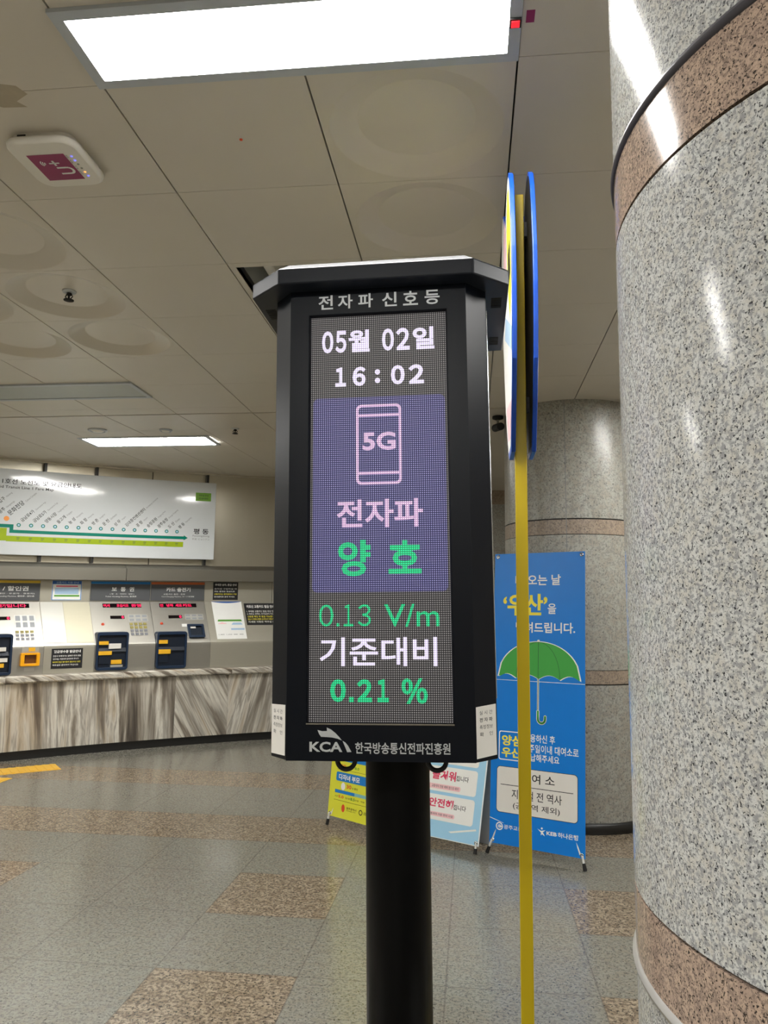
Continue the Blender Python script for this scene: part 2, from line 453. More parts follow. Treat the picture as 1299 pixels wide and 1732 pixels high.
def dished(i, j, label):
    x0, x1, y0, y1 = cx(i)+.003, cx(i+1)-.003, cy(j)+.0011, cy(j+1)-.0011
    mx, my = (x0+x1)/2, (y0+y1)/2
    g = G(); n = 64; rings = []
    sq = []
    for k in range(n):
        a = 2*pi*(k+.5)/n-pi; c_, s_ = cos(a), sin(a); q = min(abs((x1-mx)/c_) if abs(c_) > 1e-6 else 9, abs((y1-my)/s_) if abs(s_) > 1e-6 else 9)
        sq.append((mx+c_*q, my+s_*q, CZ))
    for cxn, cyn in ((x0,y0),(x1,y0),(x1,y1),(x0,y1)):
        kk = min(range(n), key=lambda k: hypot(sq[k][0]-cxn, sq[k][1]-cyn)); sq[kk] = (cxn, cyn, CZ)
    rings.append(sq)
    for r, h in ((.292,0),(.286,.002),(.205,.031),(.198,.034),(.1,.034)):
        rings.append([(mx+r*cos(2*pi*(k+.5)/n-pi), my+r*sin(2*pi*(k+.5)/n-pi), CZ+h) for k in range(n)])
    v = [p for R in rings for p in R]; L = len(rings)
    g.add(v, [])
    for q in range(L-1):
        fs = [(q*n+k, (q+1)*n+k, (q+1)*n+(k+1)%n, q*n+(k+1)%n) for k in range(n)]
        for f in fs:
            if 1 <= q <= 3: g.sm.add(len(g.f))
            g.f.append(f)
    g.f.append(tuple((L-1)*n+k for k in range(n)))
    b = len(g.v); g.v += [(x,y,z+.03) for x,y,z in sq]
    for k in range(n): g.f.append((k, (k+1)%n, b+(k+1)%n, b+k))
    o = build('dished_ceiling_panel', g, 'ceil', loc=(mx,my,CZ)); o['kind'] = 'thing'
    return tag(o, label, 'ceiling panel', 'dished ceiling panels')
dished(-3,1,'dished beige ceiling panel nearest the white wireless box, cut by the photo edge')
dished(-3,2,'dished beige ceiling panel with a dark sprinkler in its centre')
dished(-3,3,'dished beige ceiling panel just behind the one with the sprinkler')
dished(-4,2,'dished ceiling panel at the photo edge beside the sprinkler panel')
dished(-4,3,'dished ceiling panel at the photo edge behind the row of the sprinkler panel')
dished(0,0,'faint dished ceiling panel touching the big bright light panel')
dished(0,1,'faint dished ceiling panel just above the roof of the black signal kiosk')

# open hatch in the ceiling
hx0, hx1, hy0, hy1 = cx(-1)+.003, cx(0)-.003, cy(2)+.0011, cy(3)-.0011
h = thing('ceiling_hatch', 'open square ceiling hatch behind the roof of the black kiosk', 'ceiling hatch', ((hx0+hx1)/2,(hy0+hy1)/2,CZ))
g = G()
a0, a1, b0, b1 = hx0+.028, hx1-.028, hy0+.04, hy1-.01
outer = [(hx0,hy0),(hx1,hy0),(hx1,hy1),(hx0,hy1)]; inner = [(a0,b0),(a1,b0),(a1,b1),(a0,b1)]
for k in range(4):
    m_ = (k+1) % 4
    p, q, r, s_ = outer[k], outer[m_], inner[m_], inner[k]
    g.add([(p[0],p[1],CZ),(q[0],q[1],CZ),(r[0],r[1],CZ),(s_[0],s_[1],CZ),(s_[0],s_[1],CZ+.03),(r[0],r[1],CZ+.03),(p[0],p[1],CZ+.025),(q[0],q[1],CZ+.025)],
          [(3,2,1,0),(2,3,4,5),(0,1,7,6)])
build('hatch_frame', g, 'ceil', h, True)
g = G()
for x_, y_, X_, Y_ in ((a0-.012,b0-.012,a0,b1),(a1,b0,a1+.012,b1),(a0-.012,b0-.012,a1+.012,b0),(a0-.012,b1,a1+.012,b1+.01)):
    g.box(x_, X_, y_, Y_, CZ+.005, CZ+.06)
build('edge_angle', g, 'dark', h, True)
g = G().box(a0+.07, a1+.2, b0+.09, b0+.13, CZ+.10, CZ+.24).box(a0+.07, a0+.12, b0+.13, b1, CZ+.10, CZ+.24).box(a0+.25, a0+.30, b0+.2, b1+.2, CZ+.14, CZ+.24).box(a0+.12, a1+.2, b0+.14, b1+.3, CZ+.24, CZ+.26)
build('duct_frame', g, 'apw', h, True, .01)
g = G().add([(a0-.012,b0-.012,CZ+.06),(a0-.012,b1+.1,CZ+.06),(a0+.09,b1+.1,CZ+.32),(a0+.09,b0-.012,CZ+.32)], [(0,1,2,3)]).box(a0-.3, a0-.29, b0-.3, b1+.3, CZ+.05, CZ+.4)
build('metal_lining', g, 'galv', h, True)

# lights
def light(x0, x1, y0, y1, label, lit=True, zf=None, seen=True):
    mx, my = (x0+x1)/2, (y0+y1)/2; z = CZ if zf is None else zf
    tilt = 0.
    o = thing('ceiling_light', label, 'ceiling light', (mx,my,z), None, 'flat ceiling light panels')
    a, b = (x1-x0)/2, (y1-y0)/2; fw = .034; g = G(); zz = -.012
    for X0, X1, Y0, Y1 in ((-a,a,-b,-b+fw),(-a,a,b-fw,b),(-a,-a+fw,-b+fw,b-fw),(a-fw,a,-b+fw,b-fw)): g.box(X0, X1, Y0, Y1, zz, 0)
    build('light_frame', g, 'pframe', o)
    build('diffuser', G().box(-a+fw, a-fw, -b+fw, b-fw, zz+.004, -.001), 'lit' if lit else 'off', o)
    return o
near = light(-1.139, .143, 1.768, 2.077, 'large bright rectangular ceiling light above the kiosk')
light(-3.675, -2.392, 5.05, 5.43, 'unlit grey rectangular ceiling panel light at the photo edge, beyond the dished panels', False)
fz = zone2(-3.09, 7.04)-.004
light(-3.75, -2.46, 6.84, 7.24, 'small distant lit ceiling light above the fare map', True, fz)
for (x0, y0) in ((-3.68,1.768),(1.41,1.768),(-1.139,-1.3),(1.41,-1.3),(-3.68,-1.3),(-1.139,-3.7),(-5.6,3.9),(1.45,4.85),(-6.2,.6)):
    light(x0, x0+1.282, y0, y0+.309, 'bright rectangular ceiling light outside the photo')
zb = zone2(-1.87, 7.6)-.006
light(-2.42+.55, -.588, 7.6, 7.91, 'bright rectangular ceiling light hidden behind the kiosk', True, zb)

# things on the ceiling
def sprinkler(x, y, z, label):
    o = thing('sprinkler', label, 'sprinkler', (x,y,z), None, 'ceiling sprinklers')
    build('escutcheon', G().lathe([(0,0),(.036,0),(.034,-.006),(.016,-.010),(0,-.010)], n=20), 'silver', o)
    g = G().lathe([(.012,-.008),(.012,-.022),(.005,-.026),(.005,-.045)], n=12)
    for k in range(2):
        a = pi*k; g.tube([(.012*cos(a), .012*sin(a), -.016), (.02*cos(a), .02*sin(a), -.03), (.004*cos(a), .004*sin(a), -.047)], .003, 6)
    build('sprinkler_body', g, 'dark', o)
    build('deflector', G().lathe([(0,-.045),(.026,-.047),(.026,-.05),(0,-.05)], n=16), 'dark', o)
sprinkler((cx(-3)+cx(-2))/2+.01, (cy(2)+cy(3))/2, CZ+.034, 'dark sprinkler head in the dish of a ceiling panel')
sprinkler(-2.10, 6.56, zone2(-2.10, 6.56), 'small distant sprinkler head between the far ceiling light and the kiosk')
for x, y, lb, r in ((-3.37,6.50,'round ceiling speaker disc above the near end of the far lit light',.085), (-2.75,6.56,'round smoke detector above the far end of the far lit light',.06)):
    o = thing('ceiling_disc', lb, 'detector', (x,y,zone2(x,y)))
    build('rim', G().lathe([(r,0),(r,-.01),(r*.85,-.016),(r*.7,-.016),(r*.66,-.010)], n=28), 'pframe', o)
    build('face', G().lathe([(r*.68,-.010),(r*.5,-.018),(r*.2,-.022),(0,-.022)], n=24), 'apw', o)
o = build('ceiling_dot', G().lathe([(0,-.003),(.005,-.003),(.006,0)], (-.781,2.383,CZ), 12), 'orangered', loc=(-.781,2.383,CZ))
tag(o, 'tiny dark red sensor dot on a plain ceiling panel', 'sensor')
o = thing('indicator_lamp', 'small glowing red lamp on the frame of the big ceiling light', 'lamp', (.126,1.925,CZ-.012))
build('housing', G().box(-.016,.016,-.016,.016,-.006,0), 'rubber', o); build('lens', G().box(-.011,.011,-.011,.011,-.009,-.006), 'redlamp', o)
o = build('warning_sticker', G().add([(.155,1.90,CZ-.0007),(.178,1.90,CZ-.0007),(.178,1.945,CZ-.0007),(.155,1.945,CZ-.0007)], [(3,2,1,0)]), 'magenta', loc=(.165,1.92,CZ))
tag(o, 'small dark red sticker on the ceiling beside the red lamp', 'sticker')
stn = [(-1.76+.02*0,2.0)]
g = G(); P = [(-1.545,2.06),(-1.47,2.03),(-1.40,2.05),(-1.385,2.09),(-1.44,2.12),(-1.42,2.15),(-1.50,2.145),(-1.555,2.11)]
g.add([(x,y,CZ-.0006) for x,y in P], [tuple(range(len(P)-1,-1,-1))])
o = build('water_stain', g, 'stain', loc=(-1.47,2.09,CZ)); tag(o, 'brown water stain on the ceiling beside the wireless box', 'stain')

cc = thing('ceiling_camera', 'small dark ceiling camera seen between the kiosk and the post sign', 'camera', (.225,6.2,zone2(.225,6.2)))
build('mount', G().lathe([(0,0),(.045,0),(.045,-.02),(.02,-.03),(0,-.03)], n=20), 'rubber', cc)
build('camera_body', G().tube([(-.02,.05,-.085),(.02,-.07,-.10)], .032, 14), 'rubber', cc)
build('bracket', G().tube([(0,0,-.025),(0,-.01,-.085)], .01, 8), 'galv', cc)
# wireless access point
ap = thing('wireless_access_point', 'white rounded square wireless box with a magenta sticker on the ceiling', 'wireless access point', (-1.462,2.405,CZ))
def rr3(hx, hy, r, z): return [(x,y,z) for x,y in rrect(-hx,hx,-hy,hy,r,8)]
g = G(); lv = [(.112,.124,.045,0.),(.112,.124,.045,-.016),(.126,.139,.055,-.020),(.129,.142,.057,-.026),(.127,.140,.056,-.036),(.117,.130,.05,-.044)]
n = 36; 
for a in lv: g.v += rr3(*a[:3], a[3])
for q in range(len(lv)-1):
    for k in range(n):
        g.sm.add(len(g.f)); g.f.append(((q+1)*n+k, (q+1)*n+(k+1)%n, q*n+(k+1)%n, q*n+k))
g.f.append(tuple((len(lv)-1)*n+k for k in range(n-1,-1,-1)))
build('case', g, 'apw', ap)
def flat_down(g, pts, z): return g.add([(x,y,z) for x,y in pts], [tuple(range(len(pts)-1,-1,-1))])
st = build('sticker', flat_down(G(), [(-.075,-.068),(.062,-.068),(.062,.088),(-.075,.088)], -.0447), 'magenta', ap)
g = G()
def apt(gg, fn): return gg.map(fn)
L = G(); arc = [(.0,.0)]
us = [(-.02,.045),(-.02,.008)]+[(-.02+.02*(1-cos(a)), .008-.016*sin(a)) for a in [pi*k/8 for k in range(1,8)]]+[(.02,.008),(.02,.045)]
for k in range(len(us)-1):
    (x0,y0),(x1,y1) = us[k], us[k+1]; d = hypot(x1-x0,y1-y0); nx, ny = -(y1-y0)/d*.0048, (x1-x0)/d*.0048
    L.add([(x0-nx,0,y0-ny),(x1-nx,0,y1-ny),(x1+nx,0,y1+ny),(x0+nx,0,y0+ny)], [(0,1,2,3)])
L.rect(.034,.068,.036,.044).rect(.047,.055,.021,.059)
for k, r in enumerate((.008,.015,.022)):
    for q in range(6):
        a0_, a1_ = radians(45+15*q), radians(60+15*q)
        L.poly([(.053+ (r-.002)*cos(a0_), .066+(r-.002)*sin(a0_)),(.053+(r+.002)*cos(a0_),.066+(r+.002)*sin(a0_)),(.053+(r+.002)*cos(a1_),.066+(r+.002)*sin(a1_)),(.053+(r-.002)*cos(a1_),.066+(r-.002)*sin(a1_))])
build('sticker_logo', L.map(lambda v: (.040-v[2]*1.0, .03-v[0]*.9, -.0452)), 'white', st)
g = G()
for k, (mm) in enumerate(('indigo_led','indigo_led','galv','galv','amber_led','indigo_led')):
    build('indicator', G().lathe([(0,-.046),(.004,-.046),(.0045,-.044)], (.083,-.05+.024*k,0), 10), mm, ap)
g = G().text('20  AP  2.4  5G', -.06, .06, 0, .006, 0).map(lambda v: (.070-v[2], v[0], -.0447))
build('port_marks', g, 'grey', ap)
build('side_vent', G().box(-.075,-.045,-.1262,-.1235,-.014,-.004), 'dark', ap)

# ------------------------------------------------------------------ walls
def curved_wall(name, D0, D1, V0, V1, u0, u1, m):
    return struct(name, sweep(G(), [(D0,V0),(D1,V0),(D1,V1),(D0,V1)], u0, u1), m)
UE = 5.95
g = G(); seams = [UMIN, -1.2,-.65,-.1,.45,1.0,1.8,2.344,2.888,3.53,4.173,5.2,UE]
for a, b in zip(seams[:-1], seams[1:]): sweep(g, [(.45,2.0),(.47,2.0),(.47,3.3),(.45,3.3)], a+.006, b-.006)
struct('wall_left', g, 'wallmetal')
struct('wall_left_backing', sweep(G(), [(.475,0),(.6,0),(.6,3.6),(.475,3.6)], UMIN, UMAX), 'dark')
struct('trim_1', sweep(G(), [(.40,3.168),(.47,3.168),(.47,3.197),(.40,3.197)], UMIN, UE), 'wallmetal')
g = sweep(G(), [(.25,1.853),(.46,1.853),(.46,2.045),(.36,2.045),(.33,2.035),(.25,1.99)], UMIN, 3.232)
sweep(g, [(.25,1.853),(.46,1.853),(.46,2.045),(.36,2.045),(.33,2.035),(.25,1.99)], 3.238, UE)
struct('trim_2', g, 'steeldk', label='long dark steel band running along the wall above the ticket machines', cat='steel band')
# steel console between and beside the machines
PROF = [(.06,.8475),(.06,1.12),(.062,1.14),(.0705,1.155),(.39,1.61),(.39,1.856),(.46,1.856),(.46,.8475)]
for a, b in ((UMIN,-.4),(-.396,.5),(.504,1.36),(2.372,2.885),(4.188,5.02),(5.025,UE)):
    for pf in ([(.06,.8475),(.06,1.12),(.062,1.14),(.46,1.14),(.46,.8475)], [(.062,1.14),(.0705,1.155),(.39,1.61),(.46,1.61),(.46,1.14)], [(.39,1.61),(.39,1.856),(.46,1.856),(.46,1.61)]):
        struct('wall_console', sweep(G(), pf, a, b), 'steelpale')
# ticket counter of veined marble
UC = UMIN+.55
ct = thing('ticket_counter', 'long counter of veined grey and brown marble under the ticket machines', 'counter', W(3.4,.0,0))
build('plinth', sweep(G(), [(.02,0),(.3,0),(.3,.09),(.02,.09)], UC, UE), 'plinth', ct, True)
br = [UC,-1.0,-.2,.5,1.15,1.75,3.78,4.40,5.05,UE]; sh = [.05,.0,.05,.02,.05,.03,.55,-.25,.1]
for q, (a, b) in enumerate(zip(br[:-1], br[1:])):
    g = sweep(G(), [(0,.09),(.3,.09),(.3,.765),(0,.765)], a+.001, b-.001, uvf=lambda u, d, v, q=q: (u+sh[q]*v+3.1*q, v*.09+.7*q))
    build('marble_panel', g, 'marble', ct, True)
for q, (a, b) in enumerate(((UC,-1.2),(-1.2,.4),(.4,2.0),(2.0,3.18),(3.18,4.43),(4.43,UE))):
    g = sweep(G(), [(-.04,.785),(-.02,.768),(.45,.768),(.45,.846),(-.02,.846),(-.04,.83)], a+.001, b-.001, uvf=lambda u, d, v, q=q: (u*.35+1.3*v+2*q, v*1.5+d+u*.9))
    build('countertop', g, 'marble', ct, True)
# far granite wall glimpsed between kiosk and column
g = G().box(-1.62, 3.79, 10., 10.2, 0, 2.325).box(-1.62, 3.79, 10., 10.2, 2.335, 2.93)
struct('wall_back', g, 'ggrey')
struct('trim_3', G().box(-1.62, 3.79, 9.99, 10.2, 2.93, 3.2).box(-1.62, 3.79, 10.02, 10.2, 2.325, 2.335), 'gbrown')
struct('wall_right', G().box(3.8, 4.0, -5.2, 10.2, 0, 3.6), 'wallpaint')
struct('wall_rear', G().box(-7.6, 4.0, -5.2, -5.0, 0, 3.6), 'wallpaint')
struct('wall_side', G().box(-7.6, -7.45, -5.2, 4.2, 0, 3.6), 'wallpaint')

# ------------------------------------------------------------------ columns
def column(c, R, label, pale, pink, cordm, near):
    o = thing('granite_column', label, 'column', (c[0],c[1],0), None, 'round granite columns', 'structure')
    g = G().lathe([(R,0),(R,1.012)], n=128).lathe([(R,1.119),(R,2.095)], n=128).lathe([(R,2.217),(R,CZ+.02)], n=128)
    build('shaft', g, pale, o)
    for z0, z1 in ((1.021,1.115),(2.10,2.207)):
        build('stone_band', G().lathe([(R-.012,z0),(R,z0)], n=128).lathe([(R,z0),(R,z1)], n=128).lathe([(R,z1),(R-.012,z1)], n=128), pink, o)
    g = G()
    for z0, z1 in ((1.008,1.022),(1.113,1.121),(2.093,2.101),(2.205,2.219)): g.lathe([(R-.006,z0),(R-.006,z1)], n=96)
    build('joint', g, 'dark', o)
    cords = [(2.213,'darkpvc'),(1.015,'pvc')] if near else []
    for z, mm in cords:
        build('joint_cord', G().lathe([(R-.003+.0085*cos(2*pi*k/10), z+.0085*sin(2*pi*k/10)) for k in range(11)], n=128), mm, o)
    build('base_ring', G().lathe([(R,0),(R+.03,0),(R+.03,.06),(R+.02,.07),(R,.07)], n=96), 'plinth', o)
    return o
c1 = column((.755,1.146), .523, 'large pale granite column close by, filling the photo edge beside the yellow post', 'gpale', 'gpink', 'darkpvc', True)
c2 = column((.80,6.245), .523, 'shaded grey granite column behind the blue banner', 'ggrey', 'gbrown', 'dark', False)
g = G()
for a in (radians(-101.),radians(-160),radians(-40)):
    for z0, z1 in ((.07,3.11),):
        g.add([((.5233)*cos(a+d), .5233*sin(a+d), z) for z in (z0, z1) for d in (-.0045,.0045)], [(0,1,3,2)])
build('panel_seam', g, 'grey', c2)

# ------------------------------------------------------------------ signal kiosk
Z0 = LED_ZB
def rot(yaw, pit, rol): return Matrix.Rotation(yaw,3,'Z') @ Matrix.Rotation(pit,3,'X') @ Matrix.Rotation(rol,3,'Y')
KM = rot(-.00229,-.00897,-.01932)
T = Vector((-.213,1.770,1.735)); base = KM @ Vector((0,0,-Z0)) + T
km = KM.to_4x4(); km.translation = (base.x, base.y, 0.)
K = thing('signal_kiosk', 'black post kiosk with a tall lit display of white and green letters', 'information kiosk', mtx=km)
def up(g): return g.map(lambda v: (v[0], v[1], v[2]+Z0))
HW, CW, ZT, ZB_ = .213, .262, .555, -.563
YF = -.012
g = G()
prof = [(-HW,YF),(HW,YF),(CW,.045),(CW,.42),(-CW,.42),(-CW,.045)]
n = 6; v = [(x,y,ZB_) for x,y in prof]+[(x,y,ZT) for x,y in prof]
g.add(v, [(5,4,3,2,1,0),(6,7,8,9,10,11)]+[(i,(i+1)%n,n+(i+1)%n,n+i) for i in range(1,6)])
o4 = [(-HW,ZB_),(HW,ZB_),(HW,ZT),(-HW,ZT)]; i4 = [(-.1655,-.4815),(.1655,-.4815),(.1655,.4835),(-.1655,.4835)]; b4 = [(-.163,-.480),(.163,-.480),(.163,.482),(-.163,.482)]
for q in range(4):
    r = (q+1) % 4
    g.add([(o4[q][0],YF,o4[q][1]),(o4[r][0],YF,o4[r][1]),(i4[r][0],YF,i4[r][1]),(i4[q][0],YF,i4[q][1]),(b4[q][0],.004,b4[q][1]),(b4[r][0],.004,b4[r][1])], [(0,1,2,3),(3,2,5,4)])
head = build('kiosk_head', up(g), 'black', K, bevel=.0025)
build('screen_sill', up(G().box(-.167,.167,-.0145,-.012,-.4835,-.4805)), 'steeldk', head)
build('edge_strip', up(G().box(.2622,.2636,.05,.055,-.43,.50)), 'chrome', head)
scr = build('led_screen', up(G().box(-.163,.163,0,.012,-.481,.483)), 'led_bg', K)
build('signal_panel', up(G().poly(rrect(-.1575,.1585,-.187,.278,.012), -.0005)), 'led_blue', scr)
y_ = -.001
def screen(nm, tx, x0, x1, z0, z1, m, bold): return build(nm, up(G().text(tx, x0, x1, z0, z1, y_, bold)), m, scr)
def glyphs(nm, items, z0, z1, m, bold):
    g = G()
    for ch, xa, xb in items:
        if ch == '.': g.poly(rrect(xa, xb, z0, z0+(xb-xa)*1.05, .001), y_)
        else: g.text(ch, xa, xb, z0, z1, y_, bold)
    return build(nm, up(g), m, scr)
glyphs('date_text', (('０',-.137,-.109),('５',-.104,-.077),('월',-.072,-.020)), .391, .447, 'led_white', .035)
glyphs('date_text', (('０',.010,.039),('２',.044,.077),('일',.084,.136)), .391, .447, 'led_white', .035)
glyphs('time_text', (('１',-.104,-.078),('６',-.062,-.030)), .306, .354, 'led_white', .04)
screen('time_text', ':', -.008, .005, .311, .346, 'led_white', .05); glyphs('time_text', (('０',.031,.064),('２',.073,.110)), .306, .354, 'led_white', .04)
g = G().ring(rrect(-.0535,.0545,.065,.259,.012), rrect(-.0475,.0485,.071,.253,.008), -.0012, -.0008)
g.rect(-.048,.049,.229,.2355,y_).rect(-.048,.049,.089,.0955,y_)
build('phone_symbol', up(g), 'led_pink', scr)
screen('network_text', '5G', -.038, .041, .147, .191, 'led_pink', .03)
screen('signal_text', '전자파', -.100, .103, -.037, .030, 'led_pink', .022)
screen('rating_text', '양', -.097, -.020, -.150, -.066, 'led_green', .03); screen('rating_text', '호', .022, .098, -.146, -.068, 'led_green', .03)
glyphs('value_text', (('０',-.141,-.107),('.',-.100,-.093),('１',-.083,-.061),('３',-.050,-.020)), -.265, -.215, 'led_green', .004); screen('value_text', 'V/m', .011, .137, -.267, -.215, 'led_green', .004)
screen('ratio_text', '기준대비', -.139, .131, -.355, -.290, 'led_white', .015)
glyphs('percent_text', (('０',-.114,-.078),('.',-.071,-.060),('２',-.053,-.018),('１',-.006,.020)), -.435, -.384, 'led_green', .045); glyphs('percent_text', (('％',.049,.108),), -.438, -.382, 'led_green', .03)
yt = YF-.0008
g = G()
for ch, xa in zip('전자파신호등', (-.144,-.096,-.046,.012,.063,.115)): build('title_letter', up(G().text(ch, xa, xa+.036, .498, .534, yt, .018)), 'silver', K)
g = G().text('KCA', -.159, -.084, -.543, -.521, yt, .03)
def lg(X, Y): return (-.159+((440-525)+X*.15396)*.00135, -.543+((1272-1170)-Y*.15396)*.00136)
def ccw(p):
    a = sum(p[i][0]*p[(i+1)%len(p)][1]-p[(i+1)%len(p)][0]*p[i][1] for i in range(len(p)))
    return p if a > 0 else p[::-1]
def polyfan(g, p, y):                                  # ear-clipped by Blender later: keep as one ngon
    return g.poly(ccw(p), y)
polyfan(g, [lg(*p) for p in ((640,435),(690,447),(745,445),(742,408),(790,430),(840,468),(880,508),(908,542),(860,524),(800,512),(740,508),(680,506),(660,480))], yt)
polyfan(g, [lg(*p) for p in ((915,545),(945,562),(975,595),(1012,660),(965,662),(950,625))], yt)
g.text('한국방송통신전파진흥원', -.055, .157, -.546, -.521, yt, .018)
build('maker_lettering', up(g), 'silver', K)
# roof
g = G(); zu, zf, zt = .547, .585, .607
fp = [(-.232,-.062),(.232,-.062),(.318,.016),(.318,.47),(-.318,.47),(-.318,.016)]
tp = [(-.21,-.034),(.21,-.034),(.292,.035),(.292,.445),(-.292,.445),(-.292,.035)]
g.v = [(x,y,zu) for x,y in fp]+[(x,y,zf) for x,y in fp]+[(x,y,zt) for x,y in tp]
g.f = [(5,4,3,2,1,0),tuple(range(12,18))]+[(i,(i+1)%6,6+(i+1)%6,6+i) for i in range(6)]+[(6+i,6+(i+1)%6,12+(i+1)%6,12+i) for i in range(6)]
build('roof', up(g), 'roofblk', K, bevel=.003)
for sx in (-1, 1):
    for ya in (.085, .355):
        g = G()
        for k in range(6): g.box(min(sx*.277,sx*.303), max(sx*.277,sx*.303), ya+.011*k, ya+.011*k+.006, zu-.0008, zu+.001)
        build('roof_vent', up(g), 'dark', K)
# stickers on the bevelled corners
d0 = Vector((HW,YF,0)); d1 = Vector((CW,.045,0)); dr = (d1-d0).normalized(); nn = Vector((dr.y,-dr.x,0))
def corner_sticker(sx):
    def fr(a, z, e): 
        p = d0+dr*a+nn*e; return (sx*p.x, p.y, z+Z0)
    W_ = (d1-d0).length
    def fl(g, e): return g.map(lambda v: fr(v[0] if sx > 0 else W_-v[0], v[2], e))
    s_ = G().add([(.002,0,-.555),(W_-.004,0,-.553),(W_-.004,0,-.441),(.002,0,-.444)], [(0,1,2,3)])
    so = build('paper_sticker', fl(s_, .0006), 'offwhite', K)
    g = G()
    for r, tx in enumerate(('실 시 간','전 자 파','측정정보','확    인')):
        g.text(tx, .013, .058, -.462-.0155*r, -.453-.0155*r, 0, .0 if r != 1 else .02)
    o = build('sticker_text', fl(g, .0011), 'hdr', so)
corner_sticker(1); corner_sticker(-1)
for xx in (-.083, .125):
    g = G(); g.tube([(xx+.0205*cos(a), .035, ZB_-.005+.0205*sin(a)) for a in [pi*k/14-pi for k in range(15)]], .0055, 10)
    build('lifting_ring', up(g), 'rubber', K)
g = G().lathe([(.0,.005),(.079,.005),(.079,Z0+ZB_+.002)], (.019,.2,0), 48)
build('pole', g, 'blackpole', K)
build('base_plate', G().lathe([(0,.0),(.2,.0),(.2,.012),(.19,.016),(.08,.016)], (.019,.2,0), 48), 'blackpole', K)

# ------------------------------------------------------------------ yellow post sign with cobalt boards
PS = thing('post_sign', 'tall yellow post carrying two blue edged round sign boards seen edge-on', 'post sign', (.1605,2.45,0))
build('post', G().box(-.0185,.0185,-.012,.012,.012,2.895), 'post', PS, bevel=.002)
build('base_plate', G().lathe([(0,0),(.16,0),(.16,.008),(.15,.012),(0,.012)], n=40), 'post', PS)
sil = [(2.012,.11,-.07),(2.06,.05,-.01),(2.15,-.055,.16),(2.25,-.14,.25),(2.36,-.195,.30),(2.48,-.215,.325),(2.60,-.21,.34),(2.70,-.18,.345),(2.78,-.155,.345),(2.86,-.12,.335),(2.91,-.09,.325)]
out = [(-.06,2.008),(-.09,2.06),(-.14,2.16),(-.185,2.27),(-.205,2.38),(-.215,2.50),(-.205,2.62),(-.18,2.74),(-.15,2.84),(-.11,2.91),(-.06,2.945),(0,2.955),(.06,2.94),(.11,2.90),(.15,2.85),(.20,2.84),(.25,2.90),(.30,2.985),(.36,3.02),(.42,3.02),(.46,2.96),(.475,2.86),(.46,2.72),(.42,2.56),(.36,2.41),(.29,2.27),(.21,2.14),(.13,2.06),(.07,2.008)]
def inset(p, k):
    cx_ = sum(a for a, b in p)/len(p); cz_ = sum(b for a, b in p)/len(p); return [(cx_+(a-cx_)*k, cz_+(b-cz_)*k) for a, b in p]
def board(x0, x1, art):
    """outline in y,z extruded along x"""
    g = G(); n = len(out)
    g.add([(x0,a,b) for a,b in out]+[(x1,a,b) for a,b in out], [tuple(range(n)), tuple(range(2*n-1,n-1,-1))]+[(i,n+i,n+(i+1)%n,(i+1)%n) for i in range(n)])
    o = build('sign_board', g, 'cobalt', PS, bevel=.002)
    xf = x0-.0008 if art < 0 else x1+.0008
    def face(nm, pts, m, e):
        xx = xf-.0006*e if art < 0 else xf+.0006*e
        build(nm, G().add([(xx,a,b) for a,b in pts], [tuple(range(len(pts)))]), m, o)
    xb = x1+.0006 if art < 0 else x0-.0006
    build('board_back', G().add([(xb,a,b) for a,b in inset(out,.97)], [tuple(range(len(out)))]), 'rubber', o)
    face('white_face', inset(out,.965), 'white', 0)
    face('yellow_field', [(-.10,2.42),(-.185,2.5),(-.17,2.70),(-.09,2.87),(.0,2.90),(.06,2.80),(.02,2.6)], 'ylw', 1)
    face('pink_field', [(.08,2.62),(.12,2.84),(.20,2.92),(.29,2.88),(.31,2.72),(.22,2.58)], 'pinkp', 1)
    face('blue_stripe', [(-.17,2.30),(-.19,2.37),(.20,2.55),(.24,2.48)], 'palebl', 1)
    face('red_field', [(-.07,2.05),(-.13,2.16),(.16,2.20),(.08,2.07)], 'pinkp', 1)
    for k in range(4): face('letter_stroke', [(-.14+.03*k,2.56),(-.12+.03*k,2.56),(-.11+.03*k,2.68),(-.13+.03*k,2.68)], 'ink', 2)
board(-.0335, -.0195, -1)
board(.030, .044, 1)
for zz in (2.15, 2.75):
    build('board_spacer', G().box(.0185,.030,-.004,.010,zz,zz+.05), 'rubber', PS)

